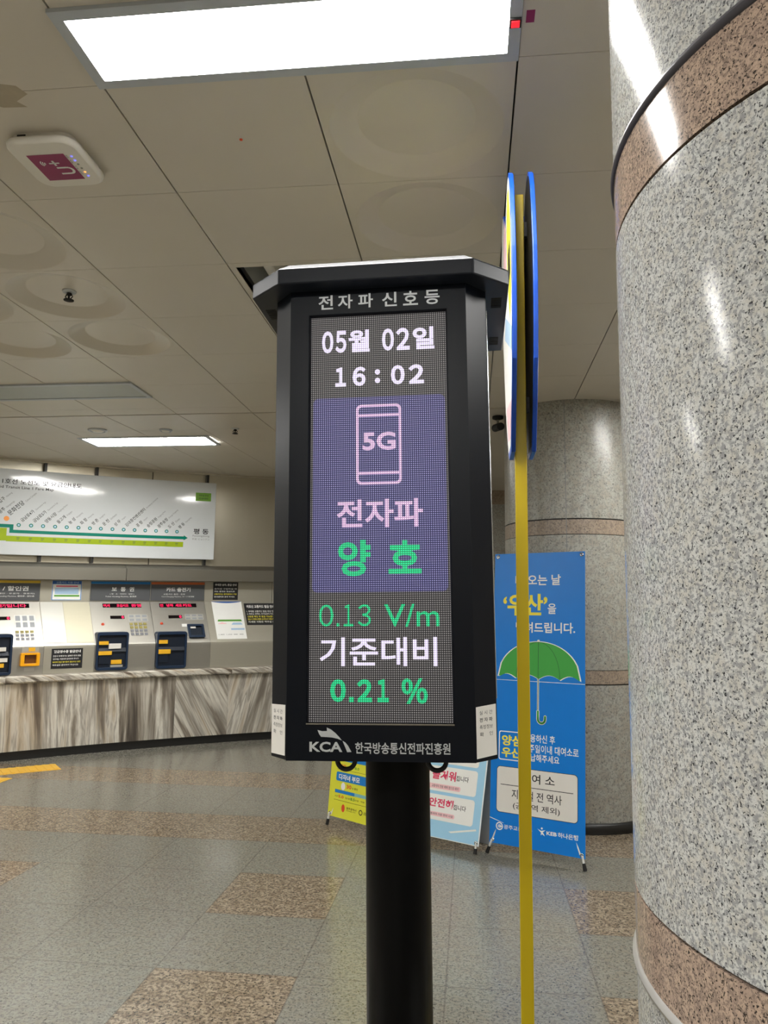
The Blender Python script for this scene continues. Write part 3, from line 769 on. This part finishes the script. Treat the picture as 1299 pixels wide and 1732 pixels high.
# ------------------------------------------------------------------ banners
def plane_mtx(a, ang, lean):
    t_ = Vector((cos(ang), sin(ang), 0)); n0 = Vector((-t_.y, t_.x, 0)); upv = n0*sin(lean)+Vector((0,0,1))*cos(lean)
    yb = upv.cross(t_)
    m = Matrix((t_, yb, upv)).transposed().to_4x4(); m.translation = a; return m
def banner_base(name, label, a, ang, lean, w_, h_, sheet, foot_l, foot_r):
    m = plane_mtx(Vector(a), ang, lean)
    o = thing(name, label, 'banner stand', mtx=m)
    sh = build('banner_sheet', G().box(0,w_,0,.0022,0,h_), sheet, o)
    inv = m.inverted()
    def to(p): return inv @ Vector(p)
    # poles of the stand, crossing behind the sheet, and the rear leg
    hub = Vector((w_/2,.05,h_*.42))
    for (fx, fz), (tx, tz) in ((foot_l,(w_-.02,h_-.02)),(foot_r,(.02,h_-.02))):
        fl = m @ Vector((fx,-.004,fz)); fl.z = .006; f_ = inv @ fl
        build('pole', G().tube([f_+(hub-f_)*.1, hub, Vector((tx,.006,tz))], .006, 8), 'grip', o)
        d = (hub-f_).normalized(); g0 = Vector((min(max(fx,.018),w_-.018), -.003, .018))
        build('foot', G().tube([f_+(g0-f_)*.45, g0], .007, 8), 'grip', o)
        build('rubber_tip', G().tube([f_, f_+(g0-f_)*.5], [.012,.010], 10), 'rubber', o)
    rl = m @ Vector((w_/2, .42, 0)); rl.z = .005
    build('rear_leg', G().tube([hub, inv @ rl], .006, 8), 'grip', o)
    for gx_, gz_ in ((.022,.018),(w_-.022,.018),(.022,h_-.02),(w_-.022,h_-.02)):
        build('grommet', G().lathe([(.004,-.001),(.004,-.003),(.011,-.0035),(.013,-.001)], (gx_,0,gz_), 14, axis='y'), 'chrome', o)
    return o, sh
# blue umbrella banner
BB, sh = banner_base('banner_stand', 'blue banner with a green umbrella in front of the far granite column', (.111,5.173,.07), radians(-25.83), radians(4), .622, 1.848, 'blue', (-.012,-.06), (.622,-.06))
e1, e2, e3 = -.0008, -.0014, -.002
def lines(par, nm, m, rows):
    for tx, x0, x1, z0, z1, y, b in rows: build(nm, G().text(tx, x0, x1, z0, z1, y, b), m, par)
lines(sh, 'white_lettering', 'white', (('비 오는 날', .150, .463, 1.632, 1.703, e1, .02),('을', .376, .433, 1.447, 1.514, e1, .015),('빌려드립니다.', .158, .558, 1.324, 1.392, e1, .02),
    ('사용하신 후', .228, .431, .638, .688, e1, .012),('1주일이내 대여소로', .246, .581, .575, .626, e1, .012),('반납해주세요', .232, .459, .522, .568, e1, .012),
    ('광주교통공사', .098, .288, .094, .120, e1, .01),('KEB', .380, .445, .100, .122, e1, .03),('하나은행', .452, .578, .096, .126, e1, .02)))
g = G()
g.ring(circ(.068,.106,.024), circ(.068,.106,.017), e1-.0002, e1).rect(.066,.09,.102,.110,e1).text('G', .058, .078, .096, .116, e2, .03)
g.poly([(.322,.128),(.345,.118),(.374,.126),(.356,.112),(.37,.09),(.352,.1),(.343,.092),(.345,.108)][::-1], e1).poly(circ(.35,.133,.006), e1)
build('white_logo', g, 'white', sh)
build('fold_crease', G().rect(0,.622,1.0135,1.0165,e1), 'white', sh); build('corner_crease', G().poly([(0,.155),(.1,.128),(.09,.128),(0,.15)][::-1], e1), 'white', sh)
ou = rrect(.054,.226,.512,.692,.014); iu = rrect(.060,.220,.518,.686,.010)
build('word_frame', G().ring(ou, iu, e1-.0002, e1), 'white', sh)
lines(sh, 'yellow_lettering', 'yellowtxt', (('‘우산’', .066, .374, 1.434, 1.577, e1, .03),('양심', .074, .208, .602, .668, e1, .03),('우산', .074, .208, .530, .592, e1, .03)))
def canopy(k):
    a0_, a1_ = (.04+.316*0, .592); mx = .316; top = 1.268; P = []
    for i in range(29):
        q = i/28; x = .592-(.592-.04)*q; s_ = (x-mx)/.276
        P.append((x, 1.04+(top-1.04)*sqrt(max(0,1-abs(s_)**2.0))))
    for (xa, xb) in ((.04,.165),(.165,.32),(.32,.462),(.462,.592)):
        for i in range(1, 9):
            q = i/8; P.append((xa+(xb-xa)*q, 1.03+(.0265*sin(pi*q))-(.008 if 0 < q < 1 else 0)*0))
    cx_, cz_ = mx, 1.13
    return [(cx_+(x-cx_)*k, cz_+(z-cz_)*k) for x, z in P]
def tri_poly(g, pts, y):
    bm = bmesh.new(); vs = [bm.verts.new((x,y,z)) for x,z in pts]
    f = bm.faces.new(vs); r = bmesh.ops.triangulate(bm, faces=[f], ngon_method='EAR_CLIP')
    bm.verts.index_update(); g.add([tuple(v.co) for v in bm.verts], [tuple(v.index for v in f.verts) for f in bm.faces]); bm.free(); return g
g = tri_poly(G(), ccw(canopy(1.02)), e1); g.rect(.3105,.3225,.83,1.04,e1)
hk = [(.3165-.0*k, .832) for k in range(1)]
hook = [(.3165,.835),(.3165,.79)]+[(.3405-.024*cos(a), .785-.026*sin(a)) for a in [pi*k/10 for k in range(11)]]+[(.3645,.80)]
def stroke(g, pts, w_, y):
    for k in range(len(pts)-1):
        (x0,z0),(x1,z1) = pts[k], pts[k+1]; d = hypot(x1-x0,z1-z0); nx, nz = -(z1-z0)/d*w_/2, (x1-x0)/d*w_/2
        g.add([(x0-nx,y,z0-nz),(x1-nx,y,z1-nz),(x1+nx,y,z1+nz),(x0+nx,y,z0+nz)], [(0,1,2,3)])
        g.poly(circ(x1,z1,w_/2,10), y)
    return g
stroke(g, hook, .020, e1); g.poly(circ(.316,1.272,.009), e1)
build('umbrella_outline', g, 'white', sh)
g = tri_poly(G(), ccw(canopy(.985)), e2); stroke(g, hook, .012, e2)
build('umbrella_print', g, 'green', sh)
g = stroke(G(), [(.316,1.265),(.316,1.03)], .004, e3)
stroke(g, [(.316+.144*sin(a), 1.035+.23*cos(a)) for a in [pi/2*k/12 for k in range(13)]], .003, e3)
stroke(g, [(.316-.150*sin(a), 1.035+.23*cos(a)) for a in [pi/2*k/12 for k in range(13)]], .003, e3)
stroke(g, [(.3165,1.03),(.3165,.84)], .004, e3)
build('umbrella_seams', g, 'greendk', sh)
bx = build('notice_box', G().poly(rrect(.046,.574,.194,.470,.022), e1), 'offwhite', sh)
lines(sh, 'box_lettering', 'ink', (('대 여 소', .196, .430, .388, .446, e2, .012),('지하철 전 역사', .148, .476, .283, .340, e2, .006),('(공항역 제외)', .158, .464, .218, .264, e2, .006)))
build('box_rule', G().rect(.071,.548,.3595,.3635,e2), 'ink', sh)
build('box_outline', G().ring(rrect(.043,.577,.191,.473,.024), rrect(.046,.574,.194,.470,.022), e1-.0002, e1), 'ink', sh)
# light blue board
LB, sh = banner_base('banner_stand', 'light blue banner board with red and black Korean slogans, partly behind the kiosk pole', (-.27+.363*cos(radians(-30.24))-.6*cos(radians(-30.24)), 5.308+.363*sin(radians(-30.24))-.6*sin(radians(-30.24)), .05), radians(-30.24), radians(14), .6, 1.0, 'lblue', (-.0+.02,-.03), (.58,-.03))
q = .237
g = G()
for z0, z1 in ((.108,.268),(.288,.448),(.468,.628),(.648,.808)): g.poly(rrect(.03,.302+q,z0,z1,.02), e1)
g.rect(0,.6,0,.004,e1).rect(.592,.6,0,1.,e1).rect(0,.008,0,1.,e1)
g.add([(.13+q,e1,.052),(.33+q,e1,.098),(.335+q,e1,.088),(.15+q,e1,.046)], [(3,2,1,0)])
build('white_boxes', g, 'white', sh)
lines(sh, 'red_lettering', 'red', (('더', -.115+q, -.07+q, .362, .420, e2, .03),('즐거워', -.045+q, .14+q, .362, .424, e2, .03),('안전해', -.045+q, .145+q, .188, .244, e2, .03),('더', -.115+q, -.07+q, .188, .244, e2, .03),('편리해', -.045+q, .14+q, .545, .605, e2, .03)))
lines(sh, 'black_lettering', 'ink', (('집니다', .143+q, .238+q, .369, .403, e2, .012),('집니다', .147+q, .242+q, .189, .222, e2, .012),('집니다', .143+q, .238+q, .55, .585, e2, .012),
    ('교통약자 전용 예매 앱으로 예약', -.04+q, .170+q, .310, .328, e3, 0.),('교통약자 이동 편의 시설', -.04+q, .150+q, .138, .152, e3, 0.)))
g = G().poly(rrect(-.08+q,.184+q,.303,.334,.012), e2).poly(rrect(-.08+q,.163+q,.131,.158,.012), e2)
build('pink_captions', g, 'pinkp', sh)
build('rear_sheet', G().box(.02,.6,.0,.002,-.0,1.0).map(lambda v: (v[0], v[1]+.44*(1-v[2])*.55+.01, v[2]-.0)), 'film', LB)
# yellow banner
YB, sh = banner_base('banner_stand', 'lemon yellow banner with blue headings, peeking out beside the kiosk pole', (-1.026,5.67,.07), radians(-37.1), radians(5), .6, 1.6, 'ylw', (.005,-.05), (.595,-.05))
g = G().poly(rrect(.061,.54,.247,.308,.012), e1).rect(.057,.256,.165,.187,e1).poly(rrect(.061,.54,.385,.44,.012), e1).poly(rrect(.061,.54,.58,.64,.012), e1)
build('blue_headings', g, 'bprint', sh)
g = G().text('다자녀 부모', .088, .299, .257, .296, e2, .03).poly(circ(.137,.215,.021,20,.026), e1).text('임산부', .088, .25, .395, .43, e2, .03).text('청소년', .088, .25, .59, .63, e2, .03)
build('white_print', g, 'white', sh)
lines(sh, 'red_print', 'orangered', (('30', .172, .220, .206, .232, e1, .03),('5.0', .097, .150, .134, .152, e1, .03),('50', .100, .150, .343, .362, e1, .03)))
build('city_emblem', G().poly(circ(.153,.070,.017,18,.026), e1), 'orangered', sh)
lines(sh, 'green_print', 'greenp', (('8.5', .219, .262, .133, .152, e1, .03),('8.0', .240, .285, .343, .360, e1, .03)))
build('teal_bar', G().rect(.256,.54,.165,.187,e1), 'tealp', sh)
g = G().text('% 할인', .228, .285, .208, .222, e1, .01).text('시간', .06, .094, .136, .147, e1).text('만원', .168, .215, .136, .147, e1).text('만원', .265, .300, .136, .147, e1).text('적용', .320, .36, .136, .147, e1).text('시간', .062, .097, .345, .356, e1)
g.rect(.052,.54,.1155,.1175,e1).rect(.062,.54,.325,.3268,e1).text('광주광역시', .186, .285, .068, .084, e1, .01).text('GWANGJU CITY', .186, .28, .056, .064, e1)
g.ring(circ(.328,.07,.018), circ(.328,.07,.012), e1-.0002, e1).text('광주', .355, .42, .06, .08, e1)
build('black_print', g, 'ink', sh)

# ------------------------------------------------------------------ ticket machines
def on(g): return g.map(Wv)                               # (u,D,V) -> world
def face_box(g, u0, u1, V0, V1, t0, t1):
    """box lying on the console face: t0..t1 metres in front of it, following the curve of the wall"""
    return sweep(g, [(front_D(V0)-t0,V0),(front_D(V0)-t1,V0),(front_D(V1)-t1,V1),(front_D(V1)-t0,V1)], u0, u1, .05)
def face_flat(g, t_):                                      # flat x,z art -> console face
    return g.map(lambda v: W(v[0], front_D(v[2])-t_+v[1], v[2]))
def machine(label, u0, u1, stripe, title, sub, eng, disp, bay, keypad, labels, lab, disp2, lock, readout):
    o = thing('ticket_machine', label, 'ticket machine', W((u0+u1)/2,.06,.846), None, 'ticket machines')
    g = G(); sweep(g, PROF, u0+.002, u1-.002)
    build('body', g, 'steel', o, True)
    hd = build('header_sign', face_box(G(), u0+.008, u1-.006, 1.624, 1.838, 0, .012), 'hdr', o, True)
    build('header_stripe', face_box(G(), u0+.008, u1-.006, 1.814, 1.842, 0, .0135), stripe, hd, True)
    g = G()
    for tx, a, b, z0, z1, bo in ((title[0], title[1], title[2], 1.729, 1.781, .02),(sub, title[3], title[4], 1.690, 1.708, 0),(eng, title[5], title[6], 1.660, 1.680, 0)):
        build('header_lettering', face_flat(G().text(tx, a, b, z0, z1, 0, bo), .0135), 'white', hd, True)
    db = build('display', face_box(G(), disp[0], disp[1], 1.545, 1.590, 0, .004), 'blackglass', o, True)
    for tx, a, b in readout: build('display_text', face_flat(G().text(tx, a, b, 1.551, 1.584, 0, .02), .005), 'redled', db, True)
    d2 = build('counter_display', face_box(G(), disp2[0], disp2[1], 1.418, 1.452, 0, .004), 'blackglass', o, True)
    build('display_digit', face_flat(G().text('0', disp2[1]-.032, disp2[1]-.006, 1.420, 1.450, 0, .05), .005), 'redled', d2, True)
    if lock: build('lock', on(G().lathe([(.0,-.008),(.016,-.008),(.018,0)], n=14, axis='y').map(lambda v: (v[0]+lock, v[1]+front_D(1.357), v[2]+1.357))), 'orangered', o, True)
    if bay:
        b0, b1, v0, v1 = bay
        ro = rrect(b0, b1, v0, v1, .03, 4); ri = rrect(b0+.022, b1-.022, v0+.03, v1-.035, .012, 4)
        by = build('coin_bay', on(G().ring(ro, ri, .02, .17)), 'navy', o, True, .004)
        build('bay_inside', on(G().box(b0+.015, b1-.015, .046, .056, v0+.02, v1-.02).add([(b0+.02,.046,v0+.24),(b1-.02,.046,v0+.24),(b1-.02,.028,v0+.20),(b0+.02,.028,v0+.20)], [(0,3,2,1)]).box(b0+.03,b0+.14,.036,.05,v0+.07,v0+.16)), 'navyin', by, True)
        for (a, b, c, d, mm) in labels:
            build('bay_label', on(G().box(a, b, .026, .046, c, d)), mm, by, True)
    if keypad:
        a, b, c, d, rows, cols, lo = keypad
        g = G(); g2 = G()
        for r in range(rows):
            for q_ in range(cols):
                ka = a+(b-a)*q_/cols; va = d-(d-c)*(r+1)/rows
                face_box(g2 if r < lo else g, ka+.008, ka+(b-a)/cols-.008, va+.006, va+(d-c)/rows-.006, 0, .008)
        build('keypad', g, 'keys', o, True); build('function_keys', g2, 'keyy', o, True)
    a, b, c, d = lab
    lp = build('instruction_label', face_box(G(), a, b, c, d, 0, .002), 'plate', o, True)
    g = G(); k = 3
    for q_ in range(k):
        aa = a+(b-a)*q_/k+.01
        for r in range(2):
            vv = d-(d-c)*(r+1)/2+.008
            if (d-c) > .1 or True: g.rect(aa, aa+(b-a)/k-.022, vv, vv+(d-c)/2-.016, 0)
    build('label_fields', face_flat(g, .0027), 'labelgrey', lp, True)
    return o
m1 = machine('ticket machine under a yellow striped header at the photo edge', 1.40, 2.372, 'hyl', ('우대권 / 할인권',1.77,2.252,1.78,2.315,1.80,2.315),
        '(우대권 : 장애인 · 유공자 · 경로자)', 'Discount Ticket Vending Machine, 優待券 / 割引券', (1.55,2.265), (1.74,2.060,.855,1.276), (2.100,2.290,1.203,1.31,3,4,1),
        [(1.93,2.0,1.10,1.14,'offwhite'),(1.86,1.99,.935,.975,'label'),(1.95,2.02,.99,1.03,'offwhite')], (2.108,2.312,1.33,1.468), (1.93,2.070), None,
        (('승차권을',1.60,1.80),('발매기',1.93,2.035),('입니다',2.045,2.235)))
cb = build('coin_return', on(G().ring(rrect(2.143,2.328,.940,1.076,.01,3), rrect(2.180,2.296,.966,1.055,.005,3), .02, .08)), 'amber', m1, True, .003)
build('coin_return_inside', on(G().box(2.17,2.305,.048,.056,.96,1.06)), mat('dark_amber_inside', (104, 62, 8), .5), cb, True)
build('coin_slot_plate', face_box(G(), 2.155, 2.322, 1.082, 1.137, 0, .004), 'plate', m1, True)
build('slot_arrow', face_box(G(), 2.222, 2.285, 1.09, 1.13, .004, .006), 'label', m1, True)
build('return_label', face_box(G(), 2.190, 2.287, .889, .925, 0, .002), 'plate', m1, True)
machine('ticket machine under a blue striped header, between two metal plates and the orange one', 2.885, 3.55, 'hbl', ('보  통  권',3.116,3.364,3.10,3.365,3.05,3.395),
        '( 청 · 소 · 어린이 · 일반 )', 'Ticket Vending Machine, 普通券', (3.023,3.447), (2.898,3.238,.862,1.276), (3.282,3.484,1.228,1.377,4,4,2),
        [(2.918,3.022,1.139,1.176,'label'),(2.918,3.062,1.028,1.070,'label'),(3.028,3.158,1.094,1.150,'offwhite'),(3.060,3.172,.928,.972,'label'),(3.055,3.185,.895,.918,'plate')], (3.284,3.502,1.384,1.466), (3.088,3.242), 2.998,
        (('어서',3.03,3.098),('오십시오',3.175,3.305),('환영',3.335,3.445)))
m3 = machine('card charging machine under an orange striped header', 3.55, 4.188, 'hor', ('카드 충전기',3.731,4.014,3.70,3.95,3.68,4.062),
        '교통카드 충전 · 조회', 'Card Charging Machine, カード充填機', (3.654,4.086), (3.552,3.897,.857,1.270), None,
        [(3.564,3.676,1.136,1.176,'label'),(3.564,3.713,1.023,1.072,'label')], (3.932,4.150,1.397,1.466), (3.740,3.896), 3.649,
        (('안',3.662,3.70),('녕하',3.735,3.815),('세요',3.84,3.915),('카드',3.925,4.03)))
ro = rrect(3.938,4.130,1.199,1.350,.012,3); ri = rrect(3.962,4.106,1.222,1.328,.008,3)
rd = build('card_reader', face_flat(G().ring(ro, ri, -.03, .01), 0), 'navy', m3, True)
build('reader_inside', face_flat(G().rect(3.955,4.112,1.215,1.335), .004), 'navyin', rd, True)
build('reader_label', face_box(G(), 3.975, 4.035, 1.30, 1.325, .004, .012), 'offwhite', rd, True)
build('card_label', face_box(G(), 3.88, 3.94, 1.32, 1.352, 0, .002), 'white', m3, True)
# notices and plates on the steel cladding
def notice(name, label, cat, u0, u1, V0, V1, m, t_=.0025, group=None, sub=None):
    o = build(name, face_box(G(), u0, u1, V0, V1, 0, t_), m, loc=W((u0+u1)/2, front_D(V0)-t_, V0))
    return tag(o, label, cat, group)
def child(name, g, m, par, t_=.0035, flat=True): return build(name, face_flat(g, t_) if flat else g, m, par, True)
p = notice('paper_notice', 'blue headed paper notice between the yellow and blue striped machines', 'notice', 2.488, 2.796, 1.628, 1.846, 'white')
child('notice_heading', G().rect(2.490,2.794,1.806,1.845), 'bluepaper', p); child('notice_table', G().rect(2.52,2.765,1.695,1.765), 'palebl', p); child('notice_footer', G().rect(2.515,2.775,1.668,1.686), 'greenp', p)
child('notice_rule', G().rect(2.53,2.755,1.778,1.79), 'red', p)
child('notice_heading_text', G().text('교통카드 이용 안내', 2.53, 2.76, 1.813, 1.838, 0, .02), 'palebl', p, .0045); child('notice_frame', G().rect(2.490,2.794,1.629,1.634).rect(2.490,2.497,1.63,1.806).rect(2.787,2.794,1.63,1.806), 'bprint', p)
notice('steel_cover_plate', 'silver sheet plate below the blue headed notice, next to the yellow striped machine', 'cover plate', 2.375, 2.600, 1.172, 1.606, 'plate', .005)
notice('ivory_cover_plate', 'scuffed ivory plate beside the blue striped machine', 'cover plate', 2.606, 2.882, 1.172, 1.606, 'ivory', .004)
def black_notice(label, u0, u1, V0, V1, lines, title):
    p = notice('black_notice', label, 'notice', u0, u1, V0, V1, 'ink', group='black notices with white and yellow text')
    h = V1-V0; w_ = u1-u0
    child('notice_title', G().text(title, u0+.07*w_, u1-.07*w_, V1-.22*h, V1-.08*h, 0, .03), 'white', p)
    for k, (tx, c) in enumerate(lines):
        z1 = V1-h*(.33+.60*k/len(lines))
        child('notice_text', G().text(tx, u0+.05*w_, u1-(.06+.07*(k % 2))*w_, z1-.085*h, z1, 0, .01), 'yellowtxt' if c else 'white', p)
black_notice('black notice on the low steel panel under the two metal plates', 2.449, 2.765, .899, 1.110, (('잔돈이 부족하거나 발매가 되지 않을',0),('경우에는 직원에게 문의하여 주시기',0),('바라며 현금 영수증이 필요하신 분은',1),('역무실로 문의하여 주십시오',0)), '현금영수증 발급안내')
black_notice('black notice at the top right of the card charging machine', 4.290, 4.596, 1.632, 1.847, (('승차권 구입하실 때',0),('카드 충전은 현금으로',0),('교통카드는 편의점에서 구입',1),('안내센터로 문의 주세요',0)), '우대권 승차, 환급 안내')
black_notice('black notice beside the white sheet, next to the kiosk', 4.667, 5.07, 1.328, 1.590, (('1. 우대용 교통카드 발급 대상 안내',0),('2. 어르신, 장애인, 국가유공자 카드',0),('신분증 확인 후 발급 가능합니다',1),('분실 시 가까운 은행에 신고하시기 바랍니다',1),('자세한 사항은 역무실 문의',0)), '어르신 교통카드 발급 안내')
p = notice('paper_notice', 'white printed sheet with a green middle line beside the card charging machine', 'notice', 4.274, 4.638, 1.172, 1.614, 'white')
child('notice_heading', G().rect(4.276,4.636,1.592,1.613), 'bluepaper', p); child('notice_middle', G().rect(4.29,4.632,1.375,1.396), 'greenp', p)
g = G(); g2 = G(); g3 = G()
for dz in (0, -.215):
    child('price_text', G().text('1,400  1,250  800  400', 4.30, 4.60, 1.43+dz, 1.445+dz, 0), 'grey', p); child('red_heading', G().rect(4.29,4.44,1.56+dz,1.58+dz), 'pinkp', p)
    child('blue_heading', G().rect(4.46,4.625,1.55+dz,1.575+dz), 'palebl', p); child('blue_heading', G().rect(4.46,4.625,1.49+dz,1.51+dz), 'palebl', p)

# ------------------------------------------------------------------ fare map
MD = .355
fm = thing('fare_map', 'long white subway fare map board above the ticket machines', 'fare map', W(3.2,MD,2.115))
mb = build('map_board', sweep(G(), [(MD,2.118),(MD+.045,2.118),(MD+.045,3.062),(MD,3.062)], 1.0, 4.272, .15), 'mapw', fm, True, .006)
def mp(g, e=.001): return g.map(lambda v: W(v[0], MD-e+v[1], v[2]))
g = G(); seg = 24
def longrect(g, a, b, z0, z1, n=16):
    for k in range(n): g.rect(a+(b-a)*k/n, a+(b-a)*(k+1)/n, z0, z1)
    return g
longrect(g, 1.3, 2.055, 2.413, 2.451, 6); g.rect(2.018,2.055,2.36,2.43); longrect(g, 2.018, 3.905, 2.356, 2.392)
g.poly([(3.900,2.344),(3.948,2.374),(3.900,2.406)], 0)
build('teal_route_line', mp(g), 'teal', mb, True)
g = longrect(G(), 1.3, 1.993, 2.27, 2.409, 6); longrect(g, 1.993, 3.897, 2.263, 2.325)
build('lime_route_line', mp(g), 'lime', mb, True)
names = [('금남로4가','Geumnamno 4-ga'),('금남로5가','Geumnamno 5-ga'),('양동시장','Yangdong Market'),('돌고개','Dolgogae'),('농 성','Nongseong'),('화 정','Hwajeong'),('쌍 촌','Ssangchon'),('운 천','Uncheon'),('상 무','Sangmu'),('김대중컨벤션센터','Kimdaejung Convention'),('공 항','Airport'),('송정공원','Songjeong Park'),('광주송정','Gwangju Songjeong'),('도 산','Dosan'),('평 동','Pyeongdong')]
ux = [2.105,2.227,2.347,2.470,2.590,2.713,2.835,2.953,3.080,3.204,3.327,3.448,3.572,3.695,3.817]
gl = G()
def station(ko, en, u, V, hk, he, dot=True, wide=.72):
    vs, fs, a, b, c, d = text_geo(ko, .012); L_ = hk/(d-c)*(b-a)*.9; ca, sa = cos(radians(46)), sin(radians(46))
    if dot:
        o = build('station_dot', mp(G().poly(circ(u,V,.021,16), 0)), 'teal', mb, True)
        build('dot_mark', mp(G().poly(circ(u,V,.012,10), -.0007)), 'palebl', mb, True)
    build('station_name', mp(G().rtext(ko, u+.036, V+.032, hk, radians(46), 0, .012)), 'ink', mb, True)
    build('station_small_print', mp(G().rtext(en, u+.036+(L_+.02)*ca, V+.032+(L_+.02)*sa, he, radians(46), 0, 0, wide)), 'grey', mb, True)
for (ko, en), u in zip(names, ux):
    station(ko, en, u, 2.446, .042, .024)
    gl.rect(u-.014,u+.018,2.298,2.312,0).rect(u-.012,u+.012,2.283,2.292,0)
station('문화전당', 'Culture Complex', 1.982, 2.512, .056, .026, False)
station('남광주', 'Namgwangju', 1.86, 2.50, .042, .026); station('학동·증심사입구', 'Hakdong', 1.74, 2.50, .042, .026)
build('interchange_dot', mp(G().poly(circ(1.982,2.512,.027,20), 0)), 'orange', mb, True)
for tx, a, b, z0, z1, bo in (('광주도시철도', 1.36, 1.87, 2.897, 2.952, .015),('1호선 노선도 및 요금안내도', 1.914, 2.722, 2.895, 2.952, .015),('Gwangju Rap', 1.50, 1.886, 2.836, 2.878, .01),('id Transit Line 1 Fare Map', 1.899, 2.43, 2.836, 2.876, .01),('평 동', 4.014, 4.196, 2.425, 2.492, .02)):
    build('map_title', mp(G().text(tx, a, b, z0, z1, 0, bo)), 'ink', mb, True)
for tx, a, b, z0, z1 in (('Pyeongdong', 4.006, 4.208, 2.388, 2.414),('平洞  ピョンドン', 4.0, 4.21, 2.352, 2.374)):
    build('terminus_print', mp(G().text(tx, a, b, z0, z1, 0)), 'grey', mb, True)
build('fare_marks', mp(gl, .0016), mat('olive_print', (112, 130, 34), .3, var=0), mb, True)
tg = build('corner_sticker', mp(G().rect(4.022,4.210,2.832,2.934,0)), 'tagg', fm, True)
build('sticker_text', mp(G().text('역무실 안내', 4.06, 4.175, 2.89, 2.912, 0, .01).text('062-604-8000', 4.06, 4.175, 2.855, 2.875, 0), .0018), 'ink', tg, True)
for u in (2.344, 2.888, 3.53, 4.173):
    if u in (3.53,): continue
    build('hanging_bracket', on(G().box(u-.013,u+.013,.385,.45,3.05,3.165).box(u-.013,u+.013,.385,.45,2.05,2.125)), 'plinth', fm, True)

# ------------------------------------------------------------------ tactile paving
def tactile(a, d, label, cross=True, size=.3):
    d = Vector(d).normalized(); s_ = Vector((d.y,-d.x))
    a = Vector(a)
    g = G(); c = [a, a+d*size, a+d*size+s_*size, a+s_*size]
    g.zprism(ccw([(v.x,v.y) for v in c]), .0, .003)
    for k in range(4):
        e0 = .035+.07*k; dd, ss = (d, s_) if cross else (s_, d)
        p0 = a+dd*e0+ss*.015; q_ = [p0, p0+dd*.03, p0+dd*.03+ss*(size-.03), p0+ss*(size-.03)]
        g.zprism(ccw([(v.x,v.y) for v in q_]), .003, .008)
    o = build('tactile_tile', g, 'tact', loc=(a.x,a.y,0)); tag(o, label, 'tactile tile', 'yellow tactile paving tiles')
dA = Vector((.77,.64)); end = Vector((-4.07,7.42))
for k in range(4): tactile(end-dA.normalized()*.302*(k+1), dA, 'yellow ribbed tactile tile in the strip along the marble counter')
sA = Vector((dA.y,-dA.x)).normalized()
pB = end-dA.normalized()*.302+sA*.302
for k in range(3):
    a = Vector((-4.395,6.74-.302*k)); tactile((a.x, a.y-.3), (0,1), 'yellow tactile tile in the branch leading away from the counter', False)
